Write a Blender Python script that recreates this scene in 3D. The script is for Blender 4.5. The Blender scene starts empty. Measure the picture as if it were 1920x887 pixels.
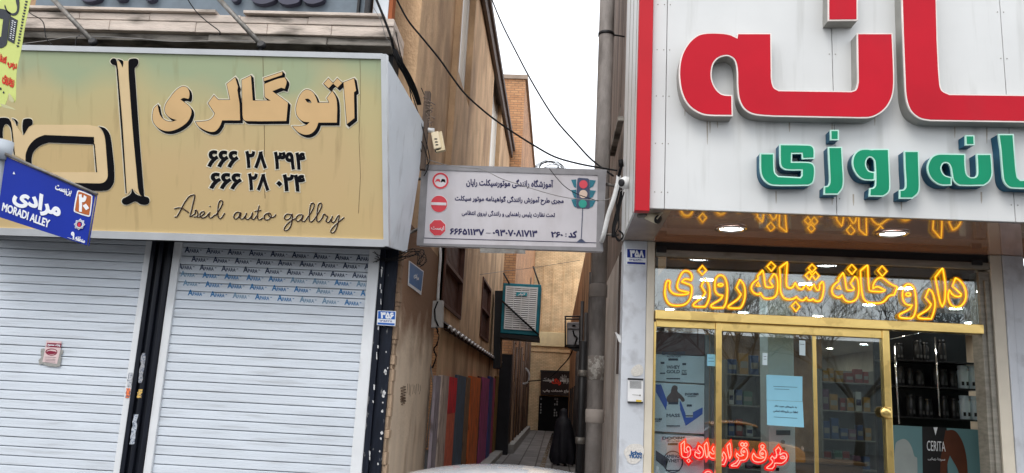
import bpy, bmesh, math, random, unicodedata
import numpy as np
from mathutils import Vector, Matrix
from mathutils.geometry import delaunay_2d_cdt
random.seed(7)
SC = bpy.context.scene
COL = SC.collection
R_ = math.radians

# ------------------------------------------------------------------ camera
H = 1.8                      # eye height, the photographer stands across the street
FPX, CX, CY = 1504.05, 960.0, 443.5
def _rot(p, r, y):
    R0 = np.array([[1, 0, 0], [0, 0, -1], [0, 1, 0]], float)
    Ry = np.array([[math.cos(y), 0, math.sin(y)], [0, 1, 0], [-math.sin(y), 0, math.cos(y)]])
    Rp = np.array([[1, 0, 0], [0, math.cos(p), math.sin(p)], [0, -math.sin(p), math.cos(p)]])
    Rr = np.array([[math.cos(r), -math.sin(r), 0], [math.sin(r), math.cos(r), 0], [0, 0, 1]])
    return Rr @ Rp @ Ry @ R0
RC = _rot(R_(11.253), R_(3.0115), R_(3.593))
cam = bpy.data.cameras.new('camera'); co = bpy.data.objects.new('camera', cam); COL.objects.link(co)
cam.sensor_width = 36; cam.lens = FPX / 1920 * 36; cam.clip_start = .05; cam.clip_end = 2000
mw = Matrix.Identity(4)
for i in range(3):
    mw[i][0] = RC[0][i]; mw[i][1] = -RC[1][i]; mw[i][2] = -RC[2][i]
mw[2][3] = H
co.matrix_world = mw
SC.camera = co

# ------------------------------------------------------------------ sky, sun, exposure
SUN_EL, SUN_AZ = 48, 200
w = bpy.data.worlds.new('World'); SC.world = w; w.use_nodes = True
nt = w.node_tree; bg = nt.nodes['Background']
sky = nt.nodes.new('ShaderNodeTexSky'); sky.sky_type = 'NISHITA'; sky.sun_disc = False
sky.sun_elevation = R_(SUN_EL); sky.sun_rotation = R_(SUN_AZ); sky.air_density = 1.0; sky.dust_density = 4.0
tc = nt.nodes.new('ShaderNodeTexCoord')
cl = nt.nodes.new('ShaderNodeTexNoise'); cl.inputs['Scale'].default_value = 2.2; cl.inputs['Detail'].default_value = 5
nt.links.new(tc.outputs['Generated'], cl.inputs['Vector'])
rp = nt.nodes.new('ShaderNodeValToRGB')
rp.color_ramp.elements[0].position = .3; rp.color_ramp.elements[0].color = (11.6, 12.1, 12.9, 1)
rp.color_ramp.elements[1].position = .75; rp.color_ramp.elements[1].color = (13.9, 14.2, 14.6, 1)
nt.links.new(cl.outputs['Fac'], rp.inputs['Fac'])
mx = nt.nodes.new('ShaderNodeMixRGB'); mx.inputs['Fac'].default_value = .85          # overcast: cloud deck over the clear sky
nt.links.new(sky.outputs['Color'], mx.inputs[1]); nt.links.new(rp.outputs['Color'], mx.inputs[2])
nt.links.new(mx.outputs['Color'], bg.inputs['Color']); bg.inputs['Strength'].default_value = .10
sl = bpy.data.lights.new('sun', 'SUN'); so = bpy.data.objects.new('sun', sl); COL.objects.link(so)
sl.energy = .7; sl.angle = R_(25); sl.color = (1, .96, .9)
_d = Vector((math.sin(R_(SUN_AZ)) * math.cos(R_(SUN_EL)), math.cos(R_(SUN_AZ)) * math.cos(R_(SUN_EL)), math.sin(R_(SUN_EL))))
so.rotation_euler = (-_d).to_track_quat('-Z', 'Y').to_euler()
so.location = (0, 0, 30)
SC.view_settings.view_transform = 'Standard'; SC.view_settings.look = 'None'
SC.view_settings.exposure = 0.62; SC.view_settings.gamma = 1; SC.view_settings.use_curve_mapping = False
SC.cycles.use_denoising = True
SC.cycles.max_bounces = 8; SC.cycles.transparent_max_bounces = 12
SC.cycles.sample_clamp_indirect = 8

# ------------------------------------------------------------------ pixel <-> world
def ray(px, py):
    return RC.T @ np.array([(px - CX) / FPX, (py - CY) / FPX, 1.])
def U(px, py, Y):
    d = ray(px, py); return Vector((d * (Y / d[1])).tolist()) + Vector((0, 0, H))
def UX(px, py, X):
    d = ray(px, py); return Vector((d * (X / d[0])).tolist()) + Vector((0, 0, H))
def UZ(px, py, z):
    d = ray(px, py); return Vector((d * ((z - H) / d[2])).tolist()) + Vector((0, 0, H))
def V3(*a): return Vector(a)

class Plane:
    """a plane in the place: origin, two axes and the normal that faces the street"""
    def __init__(s, o, ex, n):
        s.o = Vector(o); s.n = Vector(n).normalized(); s.ex = (Vector(ex) - s.n * Vector(ex).dot(s.n)).normalized()
        s.ey = s.n.cross(s.ex).normalized()
    def p2(s, px, py, off=0):
        d = Vector(ray(px, py).tolist()); c = Vector((0, 0, H)); o = s.o + s.n * off
        t = (o - c).dot(s.n) / d.dot(s.n); q = c + d * t - s.o
        return (q.dot(s.ex), q.dot(s.ey))
    def p3(s, x, y, off=0): return s.o + s.ex * x + s.ey * y + s.n * off
    def px3(s, px, py, off=0):
        a = s.p2(px, py, off); return s.p3(a[0], a[1], off)
def PY(Y): return Plane((0, Y, H), (1, 0, 0), (0, -1, 0))
def PXL(X): return Plane((X, 12, H), (0, 1, 0), (1, 0, 0))      # left alley wall, faces right
def PXR(X): return Plane((X, 12, H), (0, -1, 0), (-1, 0, 0))    # right alley wall, faces left

# ------------------------------------------------------------------ outlines
def parse(s, ox=0, oy=0, k=1):
    out = []
    for t in s.split():
        c = t.endswith('*'); a, b = t.rstrip('*').split(',')
        out.append((ox + float(a) / k, oy + float(b) / k, c))
    return out
def smooth(pts, closed=True, n=5):
    """Catmull-Rom through the points; points marked * stay sharp"""
    m = len(pts); out = []
    for i in range(m if closed else m - 1):
        p1 = pts[i]; p2 = pts[(i + 1) % m]
        p0 = pts[i - 1] if (closed or i > 0) else p1; p3 = pts[(i + 2) % m] if (closed or i + 2 < m) else p2
        a = np.array(p1[:2]); b = np.array(p2[:2]); L = np.linalg.norm(b - a)
        def tang(q0, q, q1):
            v = np.array(q1[:2]) - np.array(q0[:2]); l = np.linalg.norm(v)
            return v / l * L if l > 1e-9 else v
        t1 = (b - a) if p1[2] else tang(p0, p1, p2)
        t2 = (b - a) if p2[2] else tang(p1, p2, p3)
        if p1[2] and p2[2]: out.append(tuple(a)); continue
        for j in range(n):
            t = j / n; h = (2*t**3 - 3*t**2 + 1, t**3 - 2*t**2 + t, -2*t**3 + 3*t**2, t**3 - t**2)
            out.append(tuple(h[0]*a + h[1]*t1 + h[2]*b + h[3]*t2))
    if not closed: out.append(tuple(pts[-1][:2]))
    return out
def area(c):
    x = np.array(c); return .5 * float(np.sum(x[:, 0] * np.roll(x[:, 1], -1) - np.roll(x[:, 0], -1) * x[:, 1]))
def orient(c, ccw=True):
    return list(c) if (area(c) > 0) == ccw else list(c)[::-1]
def grow(c, d):
    x = np.array(c, float)
    keep = np.linalg.norm(x - np.roll(x, 1, 0), axis=1) > 1e-7
    x = x[keep]
    e = np.roll(x, -1, 0) - x; e /= np.linalg.norm(e, axis=1)[:, None]
    nrm = np.stack([e[:, 1], -e[:, 0]], 1); n0 = np.roll(nrm, 1, 0)
    b = nrm + n0; l2 = np.maximum((b * b).sum(1), .9)
    return [tuple(v) for v in x + b * (2 * d / l2)[:, None]]
def fill(cons):
    """union (non-zero winding) of closed contours -> verts, triangles, boundary edges"""
    P = []; E = []
    for c in cons:
        k = len(P); P += [Vector(v) for v in c]; E += [(k + i, k + (i + 1) % len(c)) for i in range(len(c))]
    V, _, F, *_ = delaunay_2d_cdt(P, E, [], 0, 1e-6)
    A = np.array([(v[0], v[1]) for v in V])
    if not len(F): return [], [], []
    T = np.array([f[:3] for f in F]); c = A[T].mean(1)
    wn = np.zeros(len(T), int)
    for con in cons:
        x = np.array(con); a = x; b = np.roll(x, -1, 0)
        ay = a[:, 1][None]; by = b[:, 1][None]; cy = c[:, 1][:, None]
        cr = (b[:, 0] - a[:, 0])[None] * (cy - ay) - (c[:, 0][:, None] - a[:, 0][None]) * (by - ay)
        wn += ((ay <= cy) & (by > cy) & (cr > 0)).sum(1) - ((ay > cy) & (by <= cy) & (cr < 0)).sum(1)
    T = T[wn != 0]
    D = {}
    tris = []
    for t in T:
        t = [int(v) for v in t]
        p, q, r = A[t[0]], A[t[1]], A[t[2]]
        if (q[0]-p[0])*(r[1]-p[1]) - (r[0]-p[0])*(q[1]-p[1]) < 0: t = [t[0], t[2], t[1]]
        tris.append(t)
        for i in range(3): D[(t[i], t[(i+1) % 3])] = 1
    B = [e for e in D if (e[1], e[0]) not in D]
    return [tuple(v) for v in A], tris, B

# ------------------------------------------------------------------ lettering
_F = {}
for cp in list(range(0xFB50, 0xFE00)) + list(range(0xFE70, 0xFEFD)):
    d = unicodedata.decomposition(chr(cp)).split()
    if len(d) == 2 and d[0] in ('<isolated>', '<final>', '<initial>', '<medial>'):
        _F.setdefault(int(d[1], 16), {})[d[0][1:-1]] = chr(cp)
    if len(d) == 3 and d[1] == '0644' and d[2] == '0627': _F.setdefault('la', {})[d[0][1:-1]] = chr(cp)
def shape(s):
    """joined letter forms, laid out right to left"""
    out = []; prev = False; i = 0
    while i < len(s):
        c = ord(s[i]); f = _F.get(c)
        if c == 0x200c: prev = False; i += 1; continue
        if not f: out.append(s[i]); prev = False; i += 1; continue
        if c == 0x644 and i + 1 < len(s) and s[i+1] == '\u0627':
            out.append(_F['la']['final' if prev else 'isolated']); prev = False; i += 2; continue
        nx = _F.get(ord(s[i+1])) if i + 1 < len(s) else None
        jn = bool(nx and 'final' in nx and 'initial' in f)
        if prev and 'final' in f: k = 'medial' if jn and 'medial' in f else 'final'
        else: k = 'initial' if jn else 'isolated'
        out.append(f.get(k, s[i])); prev = jn; i += 1
    return ''.join(reversed(out))
_T = {}
def glyphs(s, rtl=False, res=4):
    key = (s, rtl, res)
    if key in _T: return _T[key]
    cu = bpy.data.curves.new('tmp_lettering', 'FONT'); cu.body = shape(s) if rtl else s
    o = bpy.data.objects.new('tmp_lettering', cu); COL.objects.link(o)
    bpy.context.view_layer.update(); dg = bpy.context.evaluated_depsgraph_get()
    oe = o.evaluated_get(dg); c = oe.to_curve(dg)
    cons = []
    for sp in c.splines:
        pts = sp.bezier_points; con = []; m = len(pts)
        for i in range(m):
            a, b = pts[i], pts[(i+1) % m]
            p0, p1, p2, p3 = a.co, a.handle_right, b.handle_left, b.co
            ln = ((p0 - p1).cross(p3 - p0).length + (p3 - p2).cross(p3 - p0).length)
            n = 1 if ln < 1e-6 else res
            for j in range(n):
                t = j / n; q = p0*(1-t)**3 + p1*3*t*(1-t)**2 + p2*3*t*t*(1-t) + p3*t**3
                con.append((q.x, q.y))
        if len(con) > 2 and abs(area(con)) > 1e-7: cons.append(con)
    oe.to_curve_clear(); bpy.data.objects.remove(o); bpy.data.curves.remove(cu)
    if sum(area(c) for c in cons) < 0: cons = [c[::-1] for c in cons]
    _T[key] = cons
    return cons

# ------------------------------------------------------------------ mesh collector
class MB:
    def __init__(s): s.v = []; s.f = []; s.sm = []
    def face(s, pts, smooth=False):
        k = len(s.v); s.v += [Vector(p) for p in pts]; s.f.append(tuple(range(k, k + len(pts)))); s.sm.append(smooth)
    def box(s, x0, x1, y0, y1, z0, z1, b=0):
        x0, x1 = sorted((x0, x1)); y0, y1 = sorted((y0, y1)); z0, z1 = sorted((z0, z1))
        if b > 0:
            b = min(b, (x1-x0)*.4, (y1-y0)*.4, (z1-z0)*.4)
            bm = bmesh.new(); bmesh.ops.create_cube(bm, size=1)
            for v in bm.verts: v.co = Vector(((x0+x1)/2 + v.co.x*(x1-x0), (y0+y1)/2 + v.co.y*(y1-y0), (z0+z1)/2 + v.co.z*(z1-z0)))
            bmesh.ops.bevel(bm, geom=bm.edges[:], offset=b, segments=2, affect='EDGES', profile=.5)
            s.bm(bm); return s
        k = len(s.v)
        s.v += [Vector((x, y, z)) for x in (x0, x1) for y in (y0, y1) for z in (z0, z1)]
        for f in ((0, 1, 3, 2), (4, 6, 7, 5), (0, 4, 5, 1), (2, 3, 7, 6), (0, 2, 6, 4), (1, 5, 7, 3)):
            s.f.append(tuple(k + i for i in f)); s.sm.append(False)
        return s
    def bm(s, bm, smooth=False):
        k = len(s.v); bm.verts.index_update(); s.v += [v.co.copy() for v in bm.verts]
        for f in bm.faces: s.f.append(tuple(k + v.index for v in f.verts)); s.sm.append(smooth)
        bm.free()
    def hexa(s, fr, bk):
        """box from 4 front and 4 back points in the same order"""
        k = len(s.v); s.v += [Vector(p) for p in list(fr) + list(bk)]
        for f in ((0, 1, 2, 3), (7, 6, 5, 4), (0, 4, 5, 1), (1, 5, 6, 2), (2, 6, 7, 3), (3, 7, 4, 0)):
            s.f.append(tuple(k + i for i in f)); s.sm.append(False)
        return s
    def tube(s, path, r, n=8, closed=False, rad=None, caps=True):
        P = [Vector(p) for p in path]
        Q = [P[0]]
        for p in P[1:]:
            if (p - Q[-1]).length > 1e-5: Q.append(p)
        if closed and (Q[0] - Q[-1]).length < 1e-5: Q.pop()
        P = Q; m = len(P)
        if m < 2: return s
        if rad and len(rad) != m: rad = None
        u = None; k = len(s.v)
        for i in range(m):
            if closed: t = P[(i+1) % m] - P[i-1]
            else: t = P[min(i+1, m-1)] - P[max(i-1, 0)]
            t.normalize()
            if u is None:
                u = t.orthogonal().normalized()
                if abs(t.y) < .9: u = (Vector((0, 1, 0)) - t * t.y).normalized()
            else:
                u = u - t * u.dot(t)
                u = u.normalized() if u.length > 1e-6 else t.orthogonal().normalized()
            w = t.cross(u); rr = rad[i] if rad else r
            for j in range(n):
                a = 2*math.pi*j/n; s.v.append(P[i] + (u*math.cos(a) + w*math.sin(a))*rr)
        for i in range(m if closed else m - 1):
            for j in range(n):
                a = k + i*n + j; b = k + i*n + (j+1) % n; i2 = (i+1) % m
                s.f.append((a, b, k + i2*n + (j+1) % n, k + i2*n + j)); s.sm.append(True)
        if not closed and caps:
            s.f.append(tuple(k + j for j in reversed(range(n)))); s.sm.append(False)
            s.f.append(tuple(k + (m-1)*n + j for j in range(n))); s.sm.append(False)
        return s
    def cyl(s, a, b, r, n=20, r2=None): return s.tube([a, b], r, n, rad=[r, r if r2 is None else r2])
    def lathe(s, c, prof, n=24, axis=(0, 0, 1), smooth=True, caps=True):
        """profile of (radius, height) round an axis through c"""
        ax = Vector(axis).normalized(); u = ax.orthogonal().normalized(); w = ax.cross(u); k = len(s.v); c = Vector(c)
        for r, h in prof:
            for j in range(n):
                a = 2*math.pi*j/n; s.v.append(c + ax*h + (u*math.cos(a) + w*math.sin(a))*r)
        for i in range(len(prof)-1):
            for j in range(n):
                s.f.append((k+i*n+j, k+i*n+(j+1) % n, k+(i+1)*n+(j+1) % n, k+(i+1)*n+j)); s.sm.append(smooth)
        if not caps: return s
        if prof[0][0] > 1e-4: s.f.append(tuple(k + j for j in reversed(range(n)))); s.sm.append(False)
        if prof[-1][0] > 1e-4: s.f.append(tuple(k + (len(prof)-1)*n + j for j in range(n))); s.sm.append(False)
        return s
    def flat(s, pl, cons, off=0., th=.004):
        """raised shape on a plane: union of oriented contours (plane coordinates), front at off, thickness th"""
        V, T, B = fill(cons)
        k = len(s.v); m = len(V)
        s.v += [pl.p3(x, y, off) for x, y in V]
        for t in T: s.f.append(tuple(k + i for i in t)); s.sm.append(False)
        if th > 0:
            s.v += [pl.p3(x, y, off - th) for x, y in V]
            for a, b in B: s.f.append((k + b, k + a, k + m + a, k + m + b)); s.sm.append(False)
        return s
    def pxquad(s, pl, q, off=0., th=.004):
        return s.flat(pl, [orient([pl.p2(x, y, off) for x, y in q])], off, th)
    def pxshape(s, pl, txt, org, off=0., th=.004, d=0., holes=(), shift=None, n=5):
        """traced outline(s): px text -> plane; d grows it, shift=(dx,dy,steps) smears it along (plane metres)"""
        ox, oy, k = org
        o = orient([pl.p2(x, y, off) for x, y in smooth(parse(txt, ox, oy, k), True, n)])
        hs = [orient([pl.p2(x, y, off) for x, y in smooth(parse(h, ox, oy, k), True, n)], False) for h in holes]
        if d: o = grow(o, d); hs = [grow(h, d) for h in hs]
        cons = [o] + hs
        if shift:
            dx, dy, st = shift
            cons = [[(x + dx*i/st, y + dy*i/st) for x, y in c] for c in cons for i in range(st+1)]
        return s.flat(pl, cons, off, th)
    def text(s, pl, txt, q, off=.004, th=.003, rtl=False, bold=0., res=3, fit=True):
        """lettering fitted to the four corners q (TL, TR, BR, BL) given as picture points on the plane"""
        cons = glyphs(txt, rtl, res)
        if not cons: return s
        A = np.concatenate([np.array(c) for c in cons]); lo = A.min(0); hi = A.max(0)
        if bold: cons = [grow(c, bold) for c in cons]
        q = [np.array(p, float) for p in q]; out = []
        for c in cons:
            o = []
            for x, y in c:
                a = (x - lo[0])/(hi[0]-lo[0]); b = 1 - (y - lo[1])/(hi[1]-lo[1])
                p = (q[0]*(1-a) + q[1]*a)*(1-b) + (q[3]*(1-a) + q[2]*a)*b
                o.append(pl.p2(p[0], p[1], off))
            out.append(o)
        return s.flat(pl, out, off, th)

def build(name, mb, mat, parent=None, bevel=0):
    base = Vector((0, 0, 0))
    p = parent
    while p is not None: base = base + p.location; p = p.parent
    me = bpy.data.meshes.new(name)
    me.from_pydata([tuple(v - base) for v in mb.v], [], mb.f); me.update()
    me.polygons.foreach_set('use_smooth', mb.sm)
    if any(mb.sm): pass
    bm = bmesh.new(); bm.from_mesh(me); bmesh.ops.remove_doubles(bm, verts=bm.verts, dist=1e-6)
    bmesh.ops.recalc_face_normals(bm, faces=bm.faces); bm.to_mesh(me); bm.free()
    me.materials.append(mat)
    o = bpy.data.objects.new(name, me); COL.objects.link(o)
    if parent is not None: o.parent = parent
    if bevel:
        md = o.modifiers.new('edge', 'BEVEL'); md.width = bevel; md.segments = 2; md.limit_method = 'ANGLE'
    return o
def tag(o, label, cat, group=None):
    o['label'] = label; o['category'] = cat
    if group: o['group'] = group
    return o
def thing(name, label, cat, loc=(0, 0, 0), group=None):
    o = bpy.data.objects.new(name, None); COL.objects.link(o); o.location = loc; o.empty_display_size = .1
    return tag(o, label, cat, group)
def one(name, mb, mat, label, cat, group=None, bevel=0): return tag(build(name, mb, mat, None, bevel), label, cat, group)
def struct(name, mb, mat):
    o = build(name, mb, mat); o['kind'] = 'structure'; return o

# ------------------------------------------------------------------ materials
def srgb(r, g, b):
    f = lambda c: c/12.92 if c <= .04045 else ((c+.055)/1.055)**2.4
    return tuple(f(c/255) for c in (r, g, b))
_M = {}
def M(name, col, rough=.6, metal=0., var=.12, scale=4., stretch=(1, 1, 1), bump=.0, bscale=60., dirt=None, dcol=(.05, .04, .03), dscale=2., dstretch=(1, 1, 1), dlo=.5, dhi=.7, spec=.3, emit=0., ecol=None, coat=0.):
    if name in _M: return _M[name]
    m = bpy.data.materials.new(name); m.use_nodes = True; t = m.node_tree; b = t.nodes['Principled BSDF']
    b.inputs['Roughness'].default_value = rough; b.inputs['Metallic'].default_value = metal
    b.inputs['Specular IOR Level'].default_value = spec; b.inputs['Coat Weight'].default_value = coat
    tcn = t.nodes.new('ShaderNodeTexCoord')
    def noise(sc, st, det=5):
        mp = t.nodes.new('ShaderNodeMapping'); mp.inputs['Scale'].default_value = st
        n = t.nodes.new('ShaderNodeTexNoise'); n.inputs['Scale'].default_value = sc; n.inputs['Detail'].default_value = det
        t.links.new(tcn.outputs['Object'], mp.inputs['Vector']); t.links.new(mp.outputs['Vector'], n.inputs['Vector']); return n
    c0 = tuple(max(0, c*(1-var)) for c in col) + (1,); c1 = tuple(min(1, c*(1+var)) for c in col) + (1,)
    r = t.nodes.new('ShaderNodeValToRGB'); r.color_ramp.elements[0].position = .3; r.color_ramp.elements[1].position = .7
    r.color_ramp.elements[0].color = c0; r.color_ramp.elements[1].color = c1
    t.links.new(noise(scale, stretch).outputs['Fac'], r.inputs['Fac']); out = r.outputs['Color']
    if dirt:
        d = noise(dscale, dstretch, 8); rr = t.nodes.new('ShaderNodeValToRGB')
        rr.color_ramp.elements[0].position = dlo; rr.color_ramp.elements[1].position = dhi
        rr.color_ramp.elements[0].color = (0, 0, 0, 1); rr.color_ramp.elements[1].color = (dirt, dirt, dirt, 1)
        mxn = t.nodes.new('ShaderNodeMixRGB'); mxn.inputs[2].default_value = tuple(dcol) + (1,)
        t.links.new(d.outputs['Fac'], rr.inputs['Fac']); t.links.new(rr.outputs['Color'], mxn.inputs['Fac'])
        t.links.new(out, mxn.inputs[1]); out = mxn.outputs['Color']
    t.links.new(out, b.inputs['Base Color'])
    if bump:
        bn = t.nodes.new('ShaderNodeBump'); bn.inputs['Strength'].default_value = bump; bn.inputs['Distance'].default_value = .02
        t.links.new(noise(bscale, stretch).outputs['Fac'], bn.inputs['Height']); t.links.new(bn.outputs['Normal'], b.inputs['Normal'])
    if emit:
        b.inputs['Emission Color'].default_value = tuple(ecol or col) + (1,); b.inputs['Emission Strength'].default_value = emit
    _M[name] = m; return m
def glass(name, tint=(.85, .9, .9), refl=.14, rough=.0):
    m = bpy.data.materials.new(name); m.use_nodes = True; t = m.node_tree; t.nodes.remove(t.nodes['Principled BSDF'])
    out = t.nodes['Material Output']; tr = t.nodes.new('ShaderNodeBsdfTransparent'); tr.inputs['Color'].default_value = tint + (1,)
    gl = t.nodes.new('ShaderNodeBsdfGlossy'); gl.inputs['Roughness'].default_value = rough
    fr = t.nodes.new('ShaderNodeLayerWeight'); fr.inputs['Blend'].default_value = .25
    mr = t.nodes.new('ShaderNodeMapRange'); mr.inputs['To Min'].default_value = refl; mr.inputs['To Max'].default_value = 1
    nz = t.nodes.new('ShaderNodeTexNoise'); nz.inputs['Scale'].default_value = .6; bn = t.nodes.new('ShaderNodeBump'); bn.inputs['Strength'].default_value = .02
    t.links.new(nz.outputs['Fac'], bn.inputs['Height']); t.links.new(bn.outputs['Normal'], gl.inputs['Normal'])
    t.links.new(fr.outputs['Fresnel'], mr.inputs['Value'])
    mixn = t.nodes.new('ShaderNodeMixShader'); t.links.new(mr.outputs['Result'], mixn.inputs['Fac'])
    t.links.new(tr.outputs['BSDF'], mixn.inputs[1]); t.links.new(gl.outputs['BSDF'], mixn.inputs[2])
    t.links.new(mixn.outputs['Shader'], out.inputs['Surface']); return m
def bricks(name, c1, c2, mortar, scale=1., bw=.22, bh=.07, ms=.008, plane='xz'):
    m = bpy.data.materials.new(name); m.use_nodes = True; t = m.node_tree; b = t.nodes['Principled BSDF']; b.inputs['Roughness'].default_value = .85
    tcn = t.nodes.new('ShaderNodeTexCoord'); sp = t.nodes.new('ShaderNodeSeparateXYZ'); cb = t.nodes.new('ShaderNodeCombineXYZ')
    t.links.new(tcn.outputs['Object'], sp.inputs[0])
    for i, a in enumerate(plane): t.links.new(sp.outputs[a.upper()], cb.inputs[i])
    br = t.nodes.new('ShaderNodeTexBrick'); br.inputs['Scale'].default_value = scale
    br.inputs['Brick Width'].default_value = bw; br.inputs['Row Height'].default_value = bh; br.inputs['Mortar Size'].default_value = ms
    br.inputs['Color1'].default_value = c1 + (1,); br.inputs['Color2'].default_value = c2 + (1,); br.inputs['Mortar'].default_value = mortar + (1,)
    t.links.new(cb.outputs[0], br.inputs['Vector'])
    nz = t.nodes.new('ShaderNodeTexNoise'); nz.inputs['Scale'].default_value = 1.5; nz.inputs['Detail'].default_value = 6
    t.links.new(tcn.outputs['Object'], nz.inputs['Vector'])
    mr = t.nodes.new('ShaderNodeMapRange'); mr.inputs['From Min'].default_value = .3; mr.inputs['From Max'].default_value = .7; mr.inputs['To Min'].default_value = .7; mr.inputs['To Max'].default_value = 1.2
    t.links.new(nz.outputs['Fac'], mr.inputs['Value'])
    mu = t.nodes.new('ShaderNodeMixRGB'); mu.blend_type = 'MULTIPLY'; mu.inputs['Fac'].default_value = 1
    t.links.new(br.outputs['Color'], mu.inputs[1]); t.links.new(mr.outputs['Result'], mu.inputs[2]); t.links.new(mu.outputs['Color'], b.inputs['Base Color'])
    bn = t.nodes.new('ShaderNodeBump'); bn.inputs['Strength'].default_value = .5; bn.inputs['Distance'].default_value = .01
    t.links.new(br.outputs['Fac'], bn.inputs['Height']); bn.invert = True; t.links.new(bn.outputs['Normal'], b.inputs['Normal'])
    return m

YW = 9.5
m_asphalt = M('asphalt', (.05, .05, .052), .9, var=.25, scale=30, bump=.4, bscale=200)
m_paver = bricks('pavement_tiles', (.24, .23, .22), (.3, .28, .26), (.12, .11, .1), 1, .4, .4, .008, 'xy')
m_kerb = M('kerb_concrete', (.33, .32, .3), .9, var=.15, bump=.3)
m_alleystone = bricks('alley_slabs', (.17, .16, .16), (.24, .23, .22), (.06, .055, .05), 1, .9, .45, .02, 'yx')
m_white = M('white_paint', (.68, .7, .72), .45, var=.05, scale=3, dirt=.5, dcol=(.32, .31, .29), dscale=5, dstretch=(1, 1, .25), dlo=.58, dhi=.8)
m_shutter = M('shutter_paint', (.61, .66, .72), .42, var=.07, scale=1.8, stretch=(.5, 1, 3), dirt=.5, dcol=(.34, .35, .36), dscale=5, dstretch=(.3, 1, 4), dlo=.54, dhi=.74)
m_navy = M('black_navy_paint', (.010, .013, .022), .5, spec=.15, var=.3, scale=9, stretch=(4, 4, .5), dirt=.55, dcol=(.25, .25, .25), dscale=14, dstretch=(1, 1, .6), dlo=.64, dhi=.67)
m_plaster = M('brown_plaster', srgb(200, 166, 130), .9, var=.2, scale=2.6, stretch=(1, 1, .6), bump=1., bscale=30, dirt=.8, dcol=srgb(130, 102, 78), dscale=1.5, dstretch=(1, 1, .4), dlo=.44, dhi=.7)
m_plaster2 = M('dark_brown_render', srgb(168, 134, 104), .9, var=.25, scale=2, stretch=(1, 1, .6), bump=.7, bscale=38, dirt=.8, dcol=srgb(66, 48, 36), dscale=1.8, dstretch=(1, 1, .4), dlo=.45, dhi=.65)
m_plaster3 = bricks('orange_brown_brick', srgb(200, 150, 106), srgb(182, 130, 90), srgb(150, 116, 88), 1, .26, .085, .012, 'yz')
m_plaster3x = bricks('orange_brown_brick_front', srgb(200, 150, 106), srgb(182, 130, 90), srgb(150, 116, 88), 1, .26, .085, .012, 'xz')
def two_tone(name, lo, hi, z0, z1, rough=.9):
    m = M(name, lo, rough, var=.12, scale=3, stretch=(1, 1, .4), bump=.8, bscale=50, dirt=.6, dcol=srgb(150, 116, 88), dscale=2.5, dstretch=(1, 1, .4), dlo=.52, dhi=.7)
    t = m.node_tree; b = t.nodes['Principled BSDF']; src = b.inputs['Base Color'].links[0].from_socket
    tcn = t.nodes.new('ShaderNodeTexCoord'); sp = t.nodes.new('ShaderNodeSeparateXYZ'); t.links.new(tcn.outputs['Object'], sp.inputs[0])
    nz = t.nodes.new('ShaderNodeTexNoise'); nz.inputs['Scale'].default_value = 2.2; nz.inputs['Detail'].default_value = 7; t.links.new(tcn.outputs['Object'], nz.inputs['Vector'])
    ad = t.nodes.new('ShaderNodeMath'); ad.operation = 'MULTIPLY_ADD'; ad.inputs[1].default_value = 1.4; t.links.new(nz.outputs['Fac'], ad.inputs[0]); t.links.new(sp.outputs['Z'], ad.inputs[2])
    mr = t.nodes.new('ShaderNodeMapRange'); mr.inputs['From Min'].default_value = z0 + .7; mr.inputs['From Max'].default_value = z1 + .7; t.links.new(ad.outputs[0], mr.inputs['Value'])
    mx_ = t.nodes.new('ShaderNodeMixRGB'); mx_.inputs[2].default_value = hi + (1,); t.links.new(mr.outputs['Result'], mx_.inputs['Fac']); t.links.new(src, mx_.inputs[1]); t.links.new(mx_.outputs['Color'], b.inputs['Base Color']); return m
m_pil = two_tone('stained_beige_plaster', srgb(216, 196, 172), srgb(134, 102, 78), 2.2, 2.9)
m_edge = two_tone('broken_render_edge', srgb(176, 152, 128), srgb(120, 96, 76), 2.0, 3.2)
m_stone = M('weathered_travertine', srgb(206, 192, 180), .85, var=.16, scale=5, stretch=(.5, 1, 3), bump=.4, bscale=40, dirt=.8, dcol=srgb(92, 86, 78), dscale=2.6, dstretch=(.6, 1, 2.5), dlo=.55, dhi=.7)
m_stone2 = M('grimy_stone', srgb(142, 136, 128), .9, var=.2, scale=7, stretch=(.5, 1, 3), bump=.5, bscale=40, dirt=.85, dcol=srgb(60, 56, 50), dscale=4, dstretch=(.5, 1, 2.5), dlo=.48, dhi=.66)
m_black = M('black_void', (.008, .008, .009), .7, var=.2)
m_blackmetal = M('black_metal', (.02, .02, .022), .45, var=.2, metal=.2)
m_cable = M('black_cable', (.008, .008, .009), .6, var=.1, spec=.15)
m_cableg = M('grey_cable', (.22, .21, .2), .5, var=.2)
m_whitepipe = M('white_pvc', (.68, .68, .67), .4, var=.06, dirt=.4, dcol=(.3, .28, .25), dscale=9, dlo=.55)
m_rust = M('weathered_steel', (.2, .19, .175), .5, metal=.6, var=.3, scale=20, dirt=.5, dcol=(.12, .07, .04), dscale=8, dlo=.5)
m_alum = M('aluminium_trim', (.62, .64, .66), .35, metal=.35, var=.06)
m_greyrail = M('grey_galvanised', (.25, .235, .2), .55, metal=.3, var=.2, scale=8, stretch=(.5, 1, 4), dirt=.5, dcol=(.12, .1, .08), dscale=6, dlo=.55)

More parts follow.
